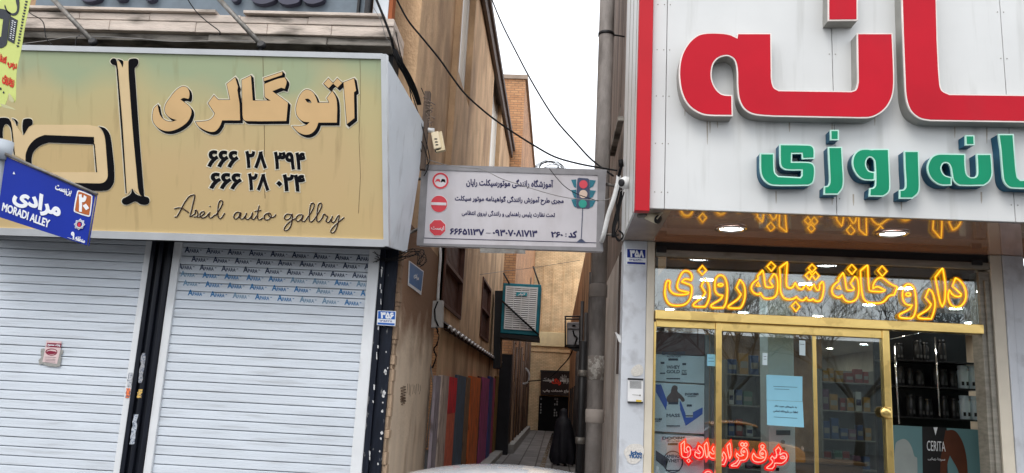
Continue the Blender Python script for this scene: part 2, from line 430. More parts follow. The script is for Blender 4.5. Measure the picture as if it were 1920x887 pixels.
# ------------------------------------------------------------------ ground
struct('street', MB().box(-60, 60, -60, 80, -.3, 0), m_asphalt)
mb = MB(); mb.box(-40, -1.95, 7.3, YW + .2, -.1, .12); mb.box(.74, 40, 7.3, YW + .2, -.1, .12); mb.box(-1.946, .736, 7.3, YW - .1, -.1, .118)
struct('pavement', mb, m_paver)
struct('kerb', MB().box(-40, 40, 7.14, 7.296, -.1, .13, .015), m_kerb)
struct('alley_paving', MB().box(-1.95, .9, YW - .096, 47, -.1, .012), m_alleystone)
mb = MB(); g = [UZ(1004, 895, .016), UZ(1016, 895, .016), UZ(1039, 812, .016), UZ(1035, 812, .016)]; mb.hexa(g, [p - V3(0, 0, .05) for p in g])
m_gutter = M('wet_gutter', (.02, .02, .022), .25, var=.3, dirt=.9, dcol=(.5, .5, .5), dscale=5, dlo=.58, dhi=.62)
struct('alley_gutter', mb, m_gutter)

# ------------------------------------------------------------------ left building (closed car showroom)
XC = -1.95; XA = -1.85                       # corner and alley-side wall
B1 = thing('corner_building', 'tall brown plaster building on the left of the alley with two closed white shutters', 'building', (-3, YW, 0))
mb = MB(); mb.box(-12, XC + .002, YW + .12, YW + .5, 3.4, 10.2)
build('front_wall', mb, m_plaster, B1)
# alley side: wall with real window openings
ROOF = 9.95
def wall_with_holes(pl, y0, y1, z0, z1, holes, depth, mb):
    """rectangular wall on an X plane with rectangular openings and their reveals (u along ex, v up)"""
    us = sorted({y0, y1} | {h[0] for h in holes} | {h[1] for h in holes}); vs = sorted({z0, z1} | {h[2] for h in holes} | {h[3] for h in holes})
    for a, b in zip(us, us[1:]):
        for c, d in zip(vs, vs[1:]):
            m = ((a+b)/2, (c+d)/2)
            if any(h[0] < m[0] < h[1] and h[2] < m[1] < h[3] for h in holes): continue
            mb.face([pl.p3(a, c), pl.p3(b, c), pl.p3(b, d), pl.p3(a, d)])
    for a, b, c, d in holes:
        for q in (((a, c), (a, d)), ((b, c), (b, d)), ((a, c), (b, c)), ((a, d), (b, d))):
            mb.face([pl.p3(*q[0]), pl.p3(*q[1]), pl.p3(*q[1], -depth), pl.p3(*q[0], -depth)])
pa = PXL(XA)
def hole(pxa, pya, pxb, pyb, pl=pa):
    a = pl.p2(pxa, pya); b = pl.p2(pxb, pyb); return [min(a[0], b[0]), max(a[0], b[0]), min(a[1], b[1]), max(a[1], b[1])]
up1 = hole(861, 40, 893, 190); up1[2:] = [4.35, 7.4]
a1 = pa.p2(862, 100)[0]; a2 = pa.p2(889, 60)[0]; b1 = pa.p2(921, 240)[0]; b2 = pa.p2(939, 240)[0]
zu0 = pa.p2(876, 190)[1]; zu1 = zu0 + 3.0
c1 = pa.p2(832, 500)[0]; c2 = pa.p2(868, 500)[0]; d1 = pa.p2(905, 520)[0]; d2 = pa.p2(921, 520)[0]
zl0 = pa.p2(850, 590)[1]; zl1 = pa.p2(850, 455)[1]
wins_up = [(a1, a2, zu0, zu1), (b1, b2, zu0, zu1)]
wins_lo = [(c1, c2, zl0, zl1 + .25), (d1, d2, zl0, zl1 + .25)]
Y0 = 12.55 - 12; Y1 = 26 - 12
mb = MB(); wall_with_holes(pa, Y0, Y1, -H, ROOF - H, wins_up + wins_lo, .22, mb)
build('alley_wall', mb, m_plaster, B1)
mb = MB(); mb.box(XC - .6, XC, YW + .13, 12.54, 0, ROOF); mb.box(XC - .3, XA - .002, 12.545, 12.7, 3.1, ROOF - .01)
build('corner_pier', mb, m_pil if False else m_plaster, B1)
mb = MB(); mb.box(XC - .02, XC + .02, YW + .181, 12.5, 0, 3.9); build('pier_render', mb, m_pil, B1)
mb = MB(); rs = random.Random(51); z = 0
while z < 4.15:
    h = rs.uniform(.05, .16); mb.box(XC - .02 - rs.uniform(0, .02), XC + .022 + rs.uniform(-.012, .018), YW + .02 + rs.uniform(0, .03), YW + .18, z, z + h - .002, .006); z += h
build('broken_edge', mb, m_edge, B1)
mb = MB(); mb.box(-12, XA + .16, YW + .05, 26.1, ROOF, ROOF + .14); mb.box(XA + .03, XA + .1, YW + .1, 26.0, ROOF - .26, ROOF - .003)
build('roof_coping', mb, M('dark_coping', srgb(96, 84, 78), .8, var=.2), B1)
m_frame = M('white_window_frame', (.72, .7, .66), .4, var=.05)
m_pane = glass('window_pane', (.5, .55, .55), .3)
m_woodslat = M('dark_brown_slats', srgb(84, 52, 40), .6, var=.35, scale=12, stretch=(1, 6, .3))
for i, (u0, u1, v0, v1) in enumerate(wins_up):
    mb = MB()
    def fr(a, b, c, d, o0=-.2, o1=-.12):
        q = [(a, c), (b, c), (b, d), (a, d)]; mb.hexa([pa.p3(*p, o1) for p in q], [pa.p3(*p, o0) for p in q])
    t = .09
    fr(u0, u0 + t, v0, v1); fr(u1 - t, u1, v0, v1); fr(u0 + t, u1 - t, v1 - t, v1); fr(u0 + t, u1 - t, v0, v0 + t); um = (u0+u1)/2; fr(um - .04, um + .04, v0 + t, v1 - t)
    wf = build('window', mb, m_frame, B1)
    mb = MB(); fr(u0 + t, um - .04, v0 + t, v1 - t, -.17, -.15); fr(um + .04, u1 - t, v0 + t, v1 - t, -.17, -.15); build('pane', mb, M('frosted_pane', srgb(226, 220, 208), .25, var=.04), wf)
for i, (u0, u1, v0, v1) in enumerate(wins_lo):
    mb = MB()
    fr(u0, u0 + .06, v0, v1, -.2, .03); fr(u1 - .06, u1, v0, v1, -.2, .03); fr(u0 + .06, u1 - .06, v1 - .06, v1, -.2, .03); fr(u0 + .06, u1 - .06, v0, v0 + .06, -.2, .03); fr(u0 + .06, u1 - .06, (v0+v1)/2 - .03, (v0+v1)/2 + .03, -.2, .03)
    wf = build('shuttered_window', mb, m_woodslat, B1)
    mb = MB(); n = int((u1-u0-.12)/.16)
    for k in range(n):
        a = u0 + .06 + k*(u1-u0-.12)/n; fr(a + .01, a + .12, v0 + .06, (v0+v1)/2 - .03, -.15, -.06); fr(a + .01, a + .12, (v0+v1)/2 + .03, v1 - .06, -.15, -.06)
    build('wooden_boards', mb, m_woodslat, wf)
    mb = MB(); fr(u0, u1, v0, v1, -.23, -.21); build('backing', mb, m_black, wf)
# corrugated awning strip on the alley wall
e0 = UX(830, 606, XA + .12)
ya, yb, za = 12.7, 26, e0.z
mb = MB(); N = 110
for k in range(N):
    for j in (0, 1):
        pass
rows = []
for k in range(N + 1):
    y = ya + (yb-ya)*k/N; o = .026*math.sin(k*math.pi/2.5)
    rows.append((y, o))
for (y, o), (y2, o2) in zip(rows, rows[1:]):
    mb.face([V3(XA, y, za + .1 + o), V3(XA, y2, za + .1 + o2), V3(XA + .12, y2, za + .02 + o2), V3(XA + .12, y, za + .02 + o)], True)
    mb.face([V3(XA, y, za + .0 + o), V3(XA, y2, za + .0 + o2), V3(XA + .12, y2, za - .04 + o2), V3(XA + .12, y, za - .04 + o)], True)
aw = build('corrugated_awning', mb, M('shaded_awning_sheet', srgb(60, 44, 36), .8, var=.3), B1)  # sheet coloured dark for the shade under the awning
mb = MB(); mb.tube([V3(XA + .125, y, za + o) for y, o in rows], .02, 6); build('awning_edge', mb, M('white_corrugated_edge', (.72, .7, .68), .6, var=.25, scale=9), aw)
# painted boards under the awning
stripes = [(809, 818, (120, 112, 118)), (818, 832, (150, 135, 125)), (832, 849, (176, 30, 40)), (849, 867, (62, 76, 90)), (867, 874, (104, 78, 56)), (874, 892, (168, 84, 36)), (892, 897, (70, 40, 36)), (897, 911, (132, 58, 98)), (911, 917, (50, 56, 104)), (917, 924, (134, 46, 70)), (924, 932, (110, 84, 40)), (932, 941, (98, 42, 38))]
for k, (xa, xb, c) in enumerate(stripes):
    a = pa.p2(xa, 760)[0]; b = pa.p2(xb, 760)[0]; zt = pa.p2((xa+xb)/2, 705 + .1*(xa-809)*(.3 if k else 1) + random.uniform(-3, 3))[1]
    mb = MB()
    m = M('board_paint_%d' % k, tuple(min(.85, v*1.7) for v in srgb(*c)), .7, var=.25, scale=5, stretch=(1, 3, .3), dirt=.65, dcol=(.06, .04, .03), dscale=7, dstretch=(1, 2, .5), dlo=.5, dhi=.66)
    if k == 2:
        fr(a + .01, b - .01, -H, zt - .62, 0, .05); build('painted_board', mb, M('board_paint_rust', srgb(206, 104, 76), .7, var=.2, scale=5), B1)
        mb = MB(); fr(a + .01, b - .01, zt - .615, zt, 0, .055); build('painted_board', mb, m, B1); continue
    fr(a + .01, b - .01, -H, zt, 0, .045 + .02*(k % 3)); build('painted_board', mb, m, B1)

# shop front with two roller shutters
def xw(px, py): return U(px, py, YW).x
S1R = xw(278, 450); P0 = xw(290, 450); P1 = xw(331, 450); S2L = xw(345, 450); S2R = xw(695, 461); J3 = xw(716, 461); J4 = xw(746, 487)
ZT = U(500, 440, YW).z
SLAT = .1075
def curtain(x0, x1, y, z0, z1, mb):
    n = int((z1 - z0)/SLAT); prof = []
    for k in range(n):
        zb = z0 + k*SLAT
        prof += [(-.002, zb), (.026, zb + .001), (.026, zb + .0095), (-.0105, zb + .011), (-.0125, zb + .016), (-.0122, zb + .046), (-.0102, zb + .0475), (-.0122, zb + .049), (-.0122, zb + .074), (-.0102, zb + .0755), (-.0122, zb + .077), (-.0115, zb + .100), (-.0095, zb + SLAT - .0005)]
    nx = 28
    xs = [x0 + (x1-x0)*i/nx for i in range(nx+1)]
    ro = [random.uniform(-.0022, .0022) for _ in range(n+1)]; wob = [[ro[k] + random.uniform(-.0018, .0018) for k in range(n+1)] for _ in xs]
    for (u, v, r_, d_) in ((.3, .3, .12, .012), (.62, .22, .15, -.009), (.8, .45, .09, .01), (.15, .12, .1, .01), (.5, .1, .2, -.008)):
        for i in range(nx+1):
            for k in range(n+1): wob[i][k] += d_*math.exp(-(((i/nx - u)/r_)**2 + ((k/n - v)/(r_*.5))**2))
    for i in range(nx+1):
        for k in range(int(n*.7), n+1): wob[i][k] *= .3
    for (a, za_), (b, zb_) in zip(prof, prof[1:]):
        for i in range(nx):
            k0 = int((za_ - z0)/SLAT + 1e-6); k1 = int((zb_ - z0)/SLAT + 1e-6)
            w0, w1 = wob[i], wob[i+1]
            mb.face([V3(xs[i], y + a + w0[min(k0, n)], za_), V3(xs[i+1], y + a + w1[min(k0, n)], za_), V3(xs[i+1], y + b + w1[min(k1, n)], zb_), V3(xs[i], y + b + w0[min(k1, n)], zb_)])
sh = []
for x0, x1, lab in ((-9.5, S1R, 'plain shutter of pale slats with a torn sticker'), (S2L, S2R, 'shutter with rows of blue lettering on its top slats')):
    mb = MB(); curtain(x0, x1, YW, .16, ZT + .3, mb); s_ = build('roller_shutter', mb, m_shutter, B1); s_['label'] = lab; sh.append(s_)
    mb = MB(); mb.box(x0, x1, YW - .03, YW + .02, .1, .158, .008); build('bottom_bar', mb, m_rust, s_)
mb = MB(); mb.box(S1R + .001, P0, YW - .05, YW + .04, .12, ZT + .3, .006); build('guide_rail', mb, m_white, sh[0])
mb = MB(); mb.box(P1, S2L - .001, YW - .05, YW + .04, .12, ZT + .3, .006); build('guide_rail', mb, m_white, sh[1])
mb = MB(); mb.box(S2R + .001, J3, YW - .05, YW + .04, .12, ZT + .3, .006); build('guide_rail', mb, m_white, sh[1])
mb = MB(); mb.box(P0 + .002, P1 - .002, YW - .02, YW + .1, .12, ZT + .3)
wq = (P1 - P0)
mb.box(P0 + .004, P0 + wq*.22, YW - .07, YW - .021, .12, ZT + .3, .008); mb.box(P0 + wq*.36, P0 + wq*.58, YW - .07, YW - .021, .12, ZT + .3, .02); mb.box(P0 + wq*.80, P1 - .004, YW - .07, YW - .021, .12, ZT + .3, .008)
build('shutter_post', mb, M('gloss_black_paint', (.008, .010, .016), .4, var=.3, scale=8, stretch=(4, 4, .4), spec=.2), B1)
mb = MB(); mb.box(J3 + .003, J3 + .07, YW - .06, YW + .05, .12, ZT + .3); mb.box(J3 + .075, J4, YW - .01, YW + .1, .12, ZT + .3)
build('door_jamb', mb, m_navy, B1)
mb = MB(); rs = random.Random(19); pJb = PY(YW - .011)
for x, y, r_ in ((720, 736, 5), (719, 742, 4), (722, 697, 4.5), (717, 771, 3.5), (716, 812, 4.2), (714, 822, 2.5), (723, 700, 3), (712, 846, 2), (724, 660, 1.6), (709, 870, 2.5), (727, 690, 2), (718, 755, 1.8)):
    n = 9; mb.flat(pJb, [orient([pJb.p2(x + r_*rs.uniform(.5, 1.1)*math.cos(2*math.pi*k/n)*.8, y + r_*rs.uniform(.6, 1.3)*math.sin(2*math.pi*k/n)) for k in range(n)])], .001, 0)
pJc = PY(YW - .061); z = 500
while z < 880:
    h = rs.uniform(4, 16)
    if rs.random() < .25: x = 717.5 - (z - 470)*.066 + rs.uniform(-.6, 2.2); mb.flat(pJc, [orient([pJc.p2(x + rs.uniform(-1, 0), z), pJc.p2(x + rs.uniform(.6, 2.4), z + 1), pJc.p2(x + rs.uniform(.4, 2), z + h), pJc.p2(x - rs.uniform(.3, 1), z + h - 1)])], .001, 0)
    z += h
build('paint_chip', mb, M('bare_paint', srgb(196, 196, 196), .8, var=.15, scale=40), B1)
mb = MB(); mb.box(-12, XC, YW + .105, YW + .119, 0, 3.4); mb.box(-12, XC - .01, YW - .1, YW + .1, ZT + .301, ZT + .7)
build('lintel', mb, m_black, B1)
# lettering on the top slats
pS = PY(YW - .0150)
lett = [MB(), MB(), MB()]
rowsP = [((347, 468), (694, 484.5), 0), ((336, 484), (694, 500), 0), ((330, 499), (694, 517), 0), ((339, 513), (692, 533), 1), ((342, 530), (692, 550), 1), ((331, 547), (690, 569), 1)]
fade = random.Random(3)
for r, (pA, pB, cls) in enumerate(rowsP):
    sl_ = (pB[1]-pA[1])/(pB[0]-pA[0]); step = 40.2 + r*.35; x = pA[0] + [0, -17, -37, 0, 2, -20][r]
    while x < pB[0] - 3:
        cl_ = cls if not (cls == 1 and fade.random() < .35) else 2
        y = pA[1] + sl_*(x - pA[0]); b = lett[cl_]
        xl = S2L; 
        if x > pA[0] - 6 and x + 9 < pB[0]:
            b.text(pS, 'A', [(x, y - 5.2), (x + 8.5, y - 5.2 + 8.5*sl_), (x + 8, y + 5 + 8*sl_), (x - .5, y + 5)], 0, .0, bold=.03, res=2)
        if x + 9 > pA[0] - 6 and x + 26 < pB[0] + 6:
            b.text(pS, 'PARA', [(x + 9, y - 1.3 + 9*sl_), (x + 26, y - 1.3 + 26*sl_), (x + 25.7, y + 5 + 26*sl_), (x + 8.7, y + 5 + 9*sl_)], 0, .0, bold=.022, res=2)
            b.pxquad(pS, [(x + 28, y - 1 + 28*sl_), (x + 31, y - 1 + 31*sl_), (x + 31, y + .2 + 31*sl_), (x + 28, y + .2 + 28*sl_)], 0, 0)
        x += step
for mbx, c, nm in ((lett[0], (34, 52, 84), 'shaded_blue_print'), (lett[1], (36, 112, 168), 'blue_print'), (lett[2], (112, 146, 172), 'faded_blue_print')):  # upper rows: the same blue darkened for the shade under the sign
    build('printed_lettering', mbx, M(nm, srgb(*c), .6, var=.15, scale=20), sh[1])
# stone ledge above the sign
YL = 8.95
def ledge(px0, py0, px1, py1, Y, mb, depth=.7):
    a = U(px0, py0, Y); b = U(px1, py1, Y); mb.box(a.x, b.x, Y, Y + depth, a.z, b.z, .012)
zt1 = U(735, 36, YL).z; zb1 = U(735, 68.5, YL).z; zb2 = U(735, 86, YL + .06).z
xe = U(738, 50, YL).x
mb = MB(); zm = (zt1 + zb1)/2 + .02
xs = [-7.4, -6.1, -5.2, -4.05, -3.2, xe]
for i in range(len(xs)-1):
    mb.box(xs[i] + .002, xs[i+1] - .002, YL + random.uniform(0, .008), YL + .7, zm + .003, zt1 + random.uniform(-.01, .01), .008)
xs = [-7.4, -5.7, -4.6, -3.7, -2.9, xe]
for i in range(len(xs)-1): mb.box(xs[i] + .002, xs[i+1] - .002, YL + .01 + random.uniform(0, .008), YL + .7, zb1, zm - .003, .008)
build('stone_ledge', mb, m_stone, B1)
mb = MB(); xs = [-7.4, -5.75, -4.85]
mb.box(-7.4, -4.45, YL + .09, YL + .7, zb2, zb1 - .004, .01); mb.box(-4.446, -2.96, YL + .055, YL + .7, zb2 - .01, zb1 - .004, .01); mb.box(-2.956, xe - .03, YL + .07, YL + .7, zb2, zb1 - .004, .01)
build('ledge_course', mb, m_stone2, B1)
mb = MB(); mb.box(-7.2, -4.35, YL - .05, YL + .2, zt1 + .012, zt1 + .05, .006); mb.box(-4.0, xe - .12, YL - .05, YL + .2, zt1 + .012, zt1 + .05, .006)
build('drip_slab', mb, m_stone, B1)
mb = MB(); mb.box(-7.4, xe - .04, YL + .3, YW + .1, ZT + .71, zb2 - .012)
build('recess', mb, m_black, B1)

# ------------------------------------------------------------------ auto gallery sign (leans out at the top)
YB = 8.78; ang = R_(14)
o = U(400, 447, YB)
pG = Plane(o, (1, 0, 0), (0, -math.cos(ang), -math.sin(ang)))
m_board = bpy.data.materials.new('airbrushed_board'); m_board.use_nodes = True
t = m_board.node_tree; b = t.nodes['Principled BSDF']; b.inputs['Roughness'].default_value = .5
tcn = t.nodes.new('ShaderNodeTexCoord'); sp = t.nodes.new('ShaderNodeSeparateXYZ'); t.links.new(tcn.outputs['Generated'], sp.inputs[0])
nz = t.nodes.new('ShaderNodeTexNoise'); nz.inputs['Scale'].default_value = .55; nz.inputs['Detail'].default_value = 2; t.links.new(tcn.outputs['Object'], nz.inputs['Vector'])
ad = t.nodes.new('ShaderNodeMath'); ad.operation = 'MULTIPLY_ADD'; ad.inputs[1].default_value = .9; t.links.new(nz.outputs['Fac'], ad.inputs[0]); t.links.new(sp.outputs['Z'], ad.inputs[2])
r = t.nodes.new('ShaderNodeValToRGB'); e = r.color_ramp.elements
e[0].position = .66; e[0].color = srgb(200, 174, 124) + (1,); e[1].position = 1.0; e[1].color = srgb(160, 172, 136) + (1,)
k_ = e.new(.9); k_.color = srgb(190, 178, 130) + (1,)
sc_ = t.nodes.new('ShaderNodeMath'); sc_.operation = 'MULTIPLY'; sc_.inputs[1].default_value = .76; t.links.new(ad.outputs[0], sc_.inputs[0]); t.links.new(sc_.outputs[0], r.inputs['Fac'])
n2 = t.nodes.new('ShaderNodeTexNoise'); n2.inputs['Scale'].default_value = .8; n2.inputs['Detail'].default_value = 2
mp = t.nodes.new('ShaderNodeMapping'); mp.inputs['Location'].default_value = (3, 5, 1); t.links.new(tcn.outputs['Object'], mp.inputs[0]); t.links.new(mp.outputs[0], n2.inputs['Vector'])
r2 = t.nodes.new('ShaderNodeValToRGB'); r2.color_ramp.elements[0].position = .5; r2.color_ramp.elements[1].position = .68
r2.color_ramp.elements[0].color = (0, 0, 0, 1); r2.color_ramp.elements[1].color = (.5, .5, .5, 1); t.links.new(n2.outputs['Fac'], r2.inputs['Fac'])
mm = t.nodes.new('ShaderNodeMixRGB'); mm.inputs[2].default_value = srgb(200, 172, 128) + (1,); t.links.new(r2.outputs['Color'], mm.inputs['Fac']); t.links.new(r.outputs['Color'], mm.inputs[1])
n3 = t.nodes.new('ShaderNodeTexNoise'); n3.inputs['Scale'].default_value = 5; n3.inputs['Detail'].default_value = 6
mp3 = t.nodes.new('ShaderNodeMapping'); mp3.inputs['Scale'].default_value = (2.2, 1, .12); t.links.new(tcn.outputs['Object'], mp3.inputs[0]); t.links.new(mp3.outputs[0], n3.inputs['Vector'])
r3 = t.nodes.new('ShaderNodeValToRGB'); r3.color_ramp.elements[0].position = .58; r3.color_ramp.elements[1].position = .8
r3.color_ramp.elements[0].color = (0, 0, 0, 1); r3.color_ramp.elements[1].color = (.4, .4, .4, 1); t.links.new(n3.outputs['Fac'], r3.inputs['Fac'])
m3 = t.nodes.new('ShaderNodeMixRGB'); m3.inputs[2].default_value = srgb(128, 104, 66) + (1,); t.links.new(r3.outputs['Color'], m3.inputs['Fac']); t.links.new(mm.outputs['Color'], m3.inputs[1])
t.links.new(m3.outputs['Color'], b.inputs['Base Color'])
m_beige = M('sign_letter_peach', srgb(214, 178, 128), .5, var=.06, scale=3)
m_cream = M('sign_letter_cream', srgb(220, 194, 150), .5, var=.05, scale=3)
m_ink = M('sign_black', (.005, .005, .007), .75, var=.1, spec=.08)
m_halo = M('sign_halo', srgb(222, 216, 196), .5, var=.05)
TL, TR, BR, BL = (-60, 86), (722, 105), (727, 458), (-60, 433)
SG = thing('auto_shop_sign', 'large tan and green painted board lettered for an auto gallery above the shutters', 'sign', (-5, YB, 3.4))
mb = MB(); mb.pxquad(pG, [TL, TR, BR, BL], 0, .03); build('board', mb, m_board, SG)
def edge(q0, q1, w, mb, off=.025, th=.12):
    a = Vector(pG.p2(*q0)); b_ = Vector(pG.p2(*q1)); n_ = (b_-a).normalized(); n_ = Vector((-n_.y, n_.x))*w
    mb.flat(pG, [orient([tuple(a - n_), tuple(b_ - n_), tuple(b_ + n_), tuple(a + n_)])], off, th)
mb = MB(); edge((-60, 87), (717, 106), .03, mb); edge((-60, 432), (722, 456), .042, mb, .026); edge((720, 102), (725, 461), .03, mb, .028)
build('frame', mb, m_alum, SG)
fr_t = pG.px3(723, 104, 0); fr_b = pG.px3(728, 462, 0)
bk_t = U(796, 232, YW + .1); bk_b = U(763, 473, YW + .02); bk_m = U(790, 300, YW + .1)
mb = MB(); q = [fr_t, bk_t, bk_m, bk_b, fr_b]; q2 = [p + V3(-.03, 0, 0) for p in q]
mb.face(q); mb.face(q2[::-1])
for i in range(5): mb.face([q[i], q[(i+1) % 5], q2[(i+1) % 5], q2[i]])
build('side_panel', mb, M('white_sheet_side', (.62, .66, .7), .5, var=.06, scale=2, dirt=.4, dcol=(.35, .36, .38), dscale=8, dstretch=(1, 1, .3), dlo=.58), SG)
mb = MB(); mb.hexa([pG.px3(-60, 432, -.02), pG.px3(724, 458, -.02), pG.px3(724, 454, -.05), pG.px3(-60, 428, -.05)], [U(-60, 440, YW), U(745, 470, YW), U(745, 466, YW), U(-60, 436, YW)])
build('underside', mb, m_blackmetal, SG)
# word in big letters: black drop shadow, thin light halo, peach faces
A1 = (270, 120, 5.914); A2 = (470, 120, 5.914)
word = [(A1, '150,455* 112,492 97,560 97,612 112,655 152,703 212,736 280,745 352,727 422,690 482,640 515,580 525,520 503,472 450,428 402,393* 440,376 490,388* 502,360 500,305 480,266 440,250 395,265 340,310 288,378 245,442 231,500 242,550 292,597 365,622* 300,640 238,627 188,585 165,530', ()),
        (A1, '775,350* 822,398* 955,398* 918,222* 1010,150* 1042,255* 1034,290* 1058,440* 1065,625* 865,625* 845,680 795,742 735,752 660,725 600,685 573,642* 650,638 720,625 765,590 787,548* 712,435*', ()),
        (A2, '-98,178* 2,130* 22,406* 222,406* 158,368* 150,222* 300,165 375,150* 398,195 378,275* 338,262* 238,302* 412,428* 395,632* -40,632 -78,615 -90,560*', ()),
        (A2, '145,157* 350,88* 348,122* 148,190*', ()),
        (A2, '465,690* 560,690 620,675 655,645* 580,635 520,580 503,510 512,440 545,350 590,297 630,285 685,310 722,370 742,430* 872,430* 845,378* 905,300* 945,370 958,470 955,650* 750,650* 725,715 675,768 610,785 540,762 492,722', ('600,388* 640,385 668,412 672,435* 630,425',)),
        (A2, '810,218* 862,160* 914,215* 865,268*', ()), (A2, '914,215* 960,160* 1015,210* 962,262*', ()),
        (A2, '1030,205* 1145,160* 1168,295* 1145,315* 1150,600* 1068,665*', ())]
px = YB/FPX
hal, ink, fac = MB(), MB(), MB()
for org, s_, hs in word:
    hal.pxshape(pG, s_, org, .004, .004, d=px*2.6, holes=hs, shift=(4.6*px, -4.6*px, 4))
    ink.pxshape(pG, s_, org, .008, .004, d=px*.9, holes=hs, shift=(4.6*px, -4.6*px, 4))
    fac.pxshape(pG, s_, org, .012, .004, holes=hs)
build('lettering_halo', hal, m_halo, SG); build('lettering_shadow', ink, m_ink, SG); build('lettering', fac, m_beige, SG)
# tall calligraphic letters on the left
L6 = (190, 95, 2.955); L3 = (0, 200, 4.434)
blk = [(L6, '50,58 64,43 80,48 92,110* 116,400* 140,790* 135,790* 106,400* 84,110 78,82 60,76'), (L6, '88,45* 112,52 121,62 117,92* 106,68'),
       (L6, '150,82 153,52 170,44 198,46 204,65 196,84 184,96 187,160* 212,520* 236,808* 216,800 203,762* 172,420* 152,150*'),
       (L6, '118,822 114,840 132,854 160,846 188,835 220,852 254,851 266,832 255,812 215,805 185,790 170,764* 163,792 140,810'),
       (L3, '-20,95* 45,92 75,105 95,150 108,250 122,400* 114,398* 100,260 88,180 60,146 36,150 21,190 20,262* -20,255*'), (L3, '95,95* 125,105 146,130 138,160* 120,115'),
       (L3, '193,112 215,100 256,102 268,125 262,152 240,166 215,205 195,238* 186,180'),
       (L3, '211,455* 215,390 245,320 300,265 370,235* 780,252* 780,312* 400,298* 330,325 280,370 262,420 260,478*'), (L3, '778,310* 786,310* 806,545* 797,545*'),
       (L3, '818,163* 872,180 910,230 925,300* 945,480* 948,600 935,650 900,690 840,702* 735,697* 590,632* 830,638 870,625 893,590 895,540* 880,330* 868,240 845,190')]
bei = [(L6, '86,58* 150,56* 203,762* 225,810* 170,764* 140,806* 139,780* 92,120*'),
       (L3, '88,95* 140,165 190,240* 240,166 300,150* 740,152* 822,168* 868,240 880,330* 895,540* 893,590 870,625 830,638* 590,633* 420,545* 797,545* 780,252* 370,235* 300,265 245,320 215,390 212,450* 122,400* 108,250')]
hal, ink, fac = MB(), MB(), MB()
for org, s_ in blk: hal.pxshape(pG, s_, org, .004, .004, d=px*1.6); ink.pxshape(pG, s_, org, .011, .007)
for org, s_ in bei: fac.pxshape(pG, s_, org, .0075, .0035)
build('lettering_halo', hal, m_halo, SG); build('lettering_shadow', ink, m_ink, SG); build('lettering', fac, m_cream, SG)
# telephone numbers
def box4(x0, y0, x1, y1, sl=.03): return [(x0, y0), (x1, y0 + sl*(x1-x0)), (x1, y1), (x0, y1 - sl*(x1-x0))]
for rw in ((('۶۶۶', box4(391, 283, 445, 313)), ('۲۸', box4(461.5, 284.5, 498.5, 314.5)), ('۳۹۴', box4(515, 286, 571, 317))),
              (('۶۶۶', box4(395, 325, 451, 354)), ('۲۸', box4(466.5, 326.5, 503, 356)), ('۰۲۴', box4(520, 328, 570, 358)))):
    hal, ink = MB(), MB()
    for s_, q in rw: hal.text(pG, s_, q, .004, .004, bold=.085); ink.text(pG, s_, q, .008, .004, bold=.04, res=4)
    build('number_halo', hal, m_halo, SG); build('phone_number', ink, m_ink, SG)
# script line
SCR = (300, 350, 5.333)
strokes = ['148,302 170,300 240,172 290,102 325,84 347,86 330,175 300,302', '145,222 190,210 240,226 290,262', '308,300 350,268 356,234 378,266 372,296 340,302', '372,304 400,300 442,270 440,250 415,255 400,285 420,312 460,300 490,268',
           '500,255 488,298 512,312 552,280', '498,196 503,200', '555,290 592,238 628,160 610,138 590,160 578,240 585,306 610,317 648,264',
           '802,260 768,256 738,300 755,323 790,300 806,260 800,310 825,323 856,290', '866,264 854,314 884,326 916,290 926,262 918,315 940,326 966,290', '992,188 974,300 992,331 1032,310', '948,246 1012,236', '1076,264 1044,290 1050,326 1090,326 1112,290 1084,264 1100,300 1140,302 1160,278',
           '1312,280 1270,275 1244,310 1264,331 1300,315 1322,275 1312,380 1280,432 1246,436 1250,404 1300,350 1352,318', '1422,280 1385,284 1358,325 1380,346 1415,320 1430,285 1420,340 1446,346 1476,308',
           '1476,308 1512,258 1542,190 1530,164 1508,180 1494,270 1494,340 1515,351 1552,318', '1552,318 1592,250 1618,190 1605,164 1583,185 1569,280 1569,340 1590,351 1626,308', '1626,308 1640,274 1660,290 1676,300 1660,340 1686,356 1716,318',
           '1726,294 1714,345 1740,356 1776,300 1792,288 1770,400 1740,457 1710,456 1720,420 1780,360 1842,308']
mb = MB(); mh = MB()
for s_ in strokes:
    pp = smooth(parse(s_, *SCR), False, 6)
    mb.tube([pG.px3(x, y, .004) for x, y in pp], .0072, 6); mh.tube([pG.px3(x - 1.1, y - .9, .0015) for x, y in pp], .005, 5)
build('script_lettering', mb, M('script_brown', srgb(54, 34, 26), .5, var=.1), SG); build('script_halo', mh, m_halo, SG)
mb = MB()
mb.tube([pG.px3(x, y, .001) for x, y in ((493, 106), (494, 170), (496, 260), (495, 330), (497, 372))], .0028, 4)
build('panel_crack', mb, M('crack_brown', srgb(104, 84, 56), .8), SG); mb = MB(); mb.tube([pG.px3(x, y, .001) for x, y in ((675, 108), (676, 180), (673, 260), (676, 330), (672, 400))], .002, 4)
build('panel_crack', mb, M('crack_brown', srgb(104, 84, 56), .8), SG)

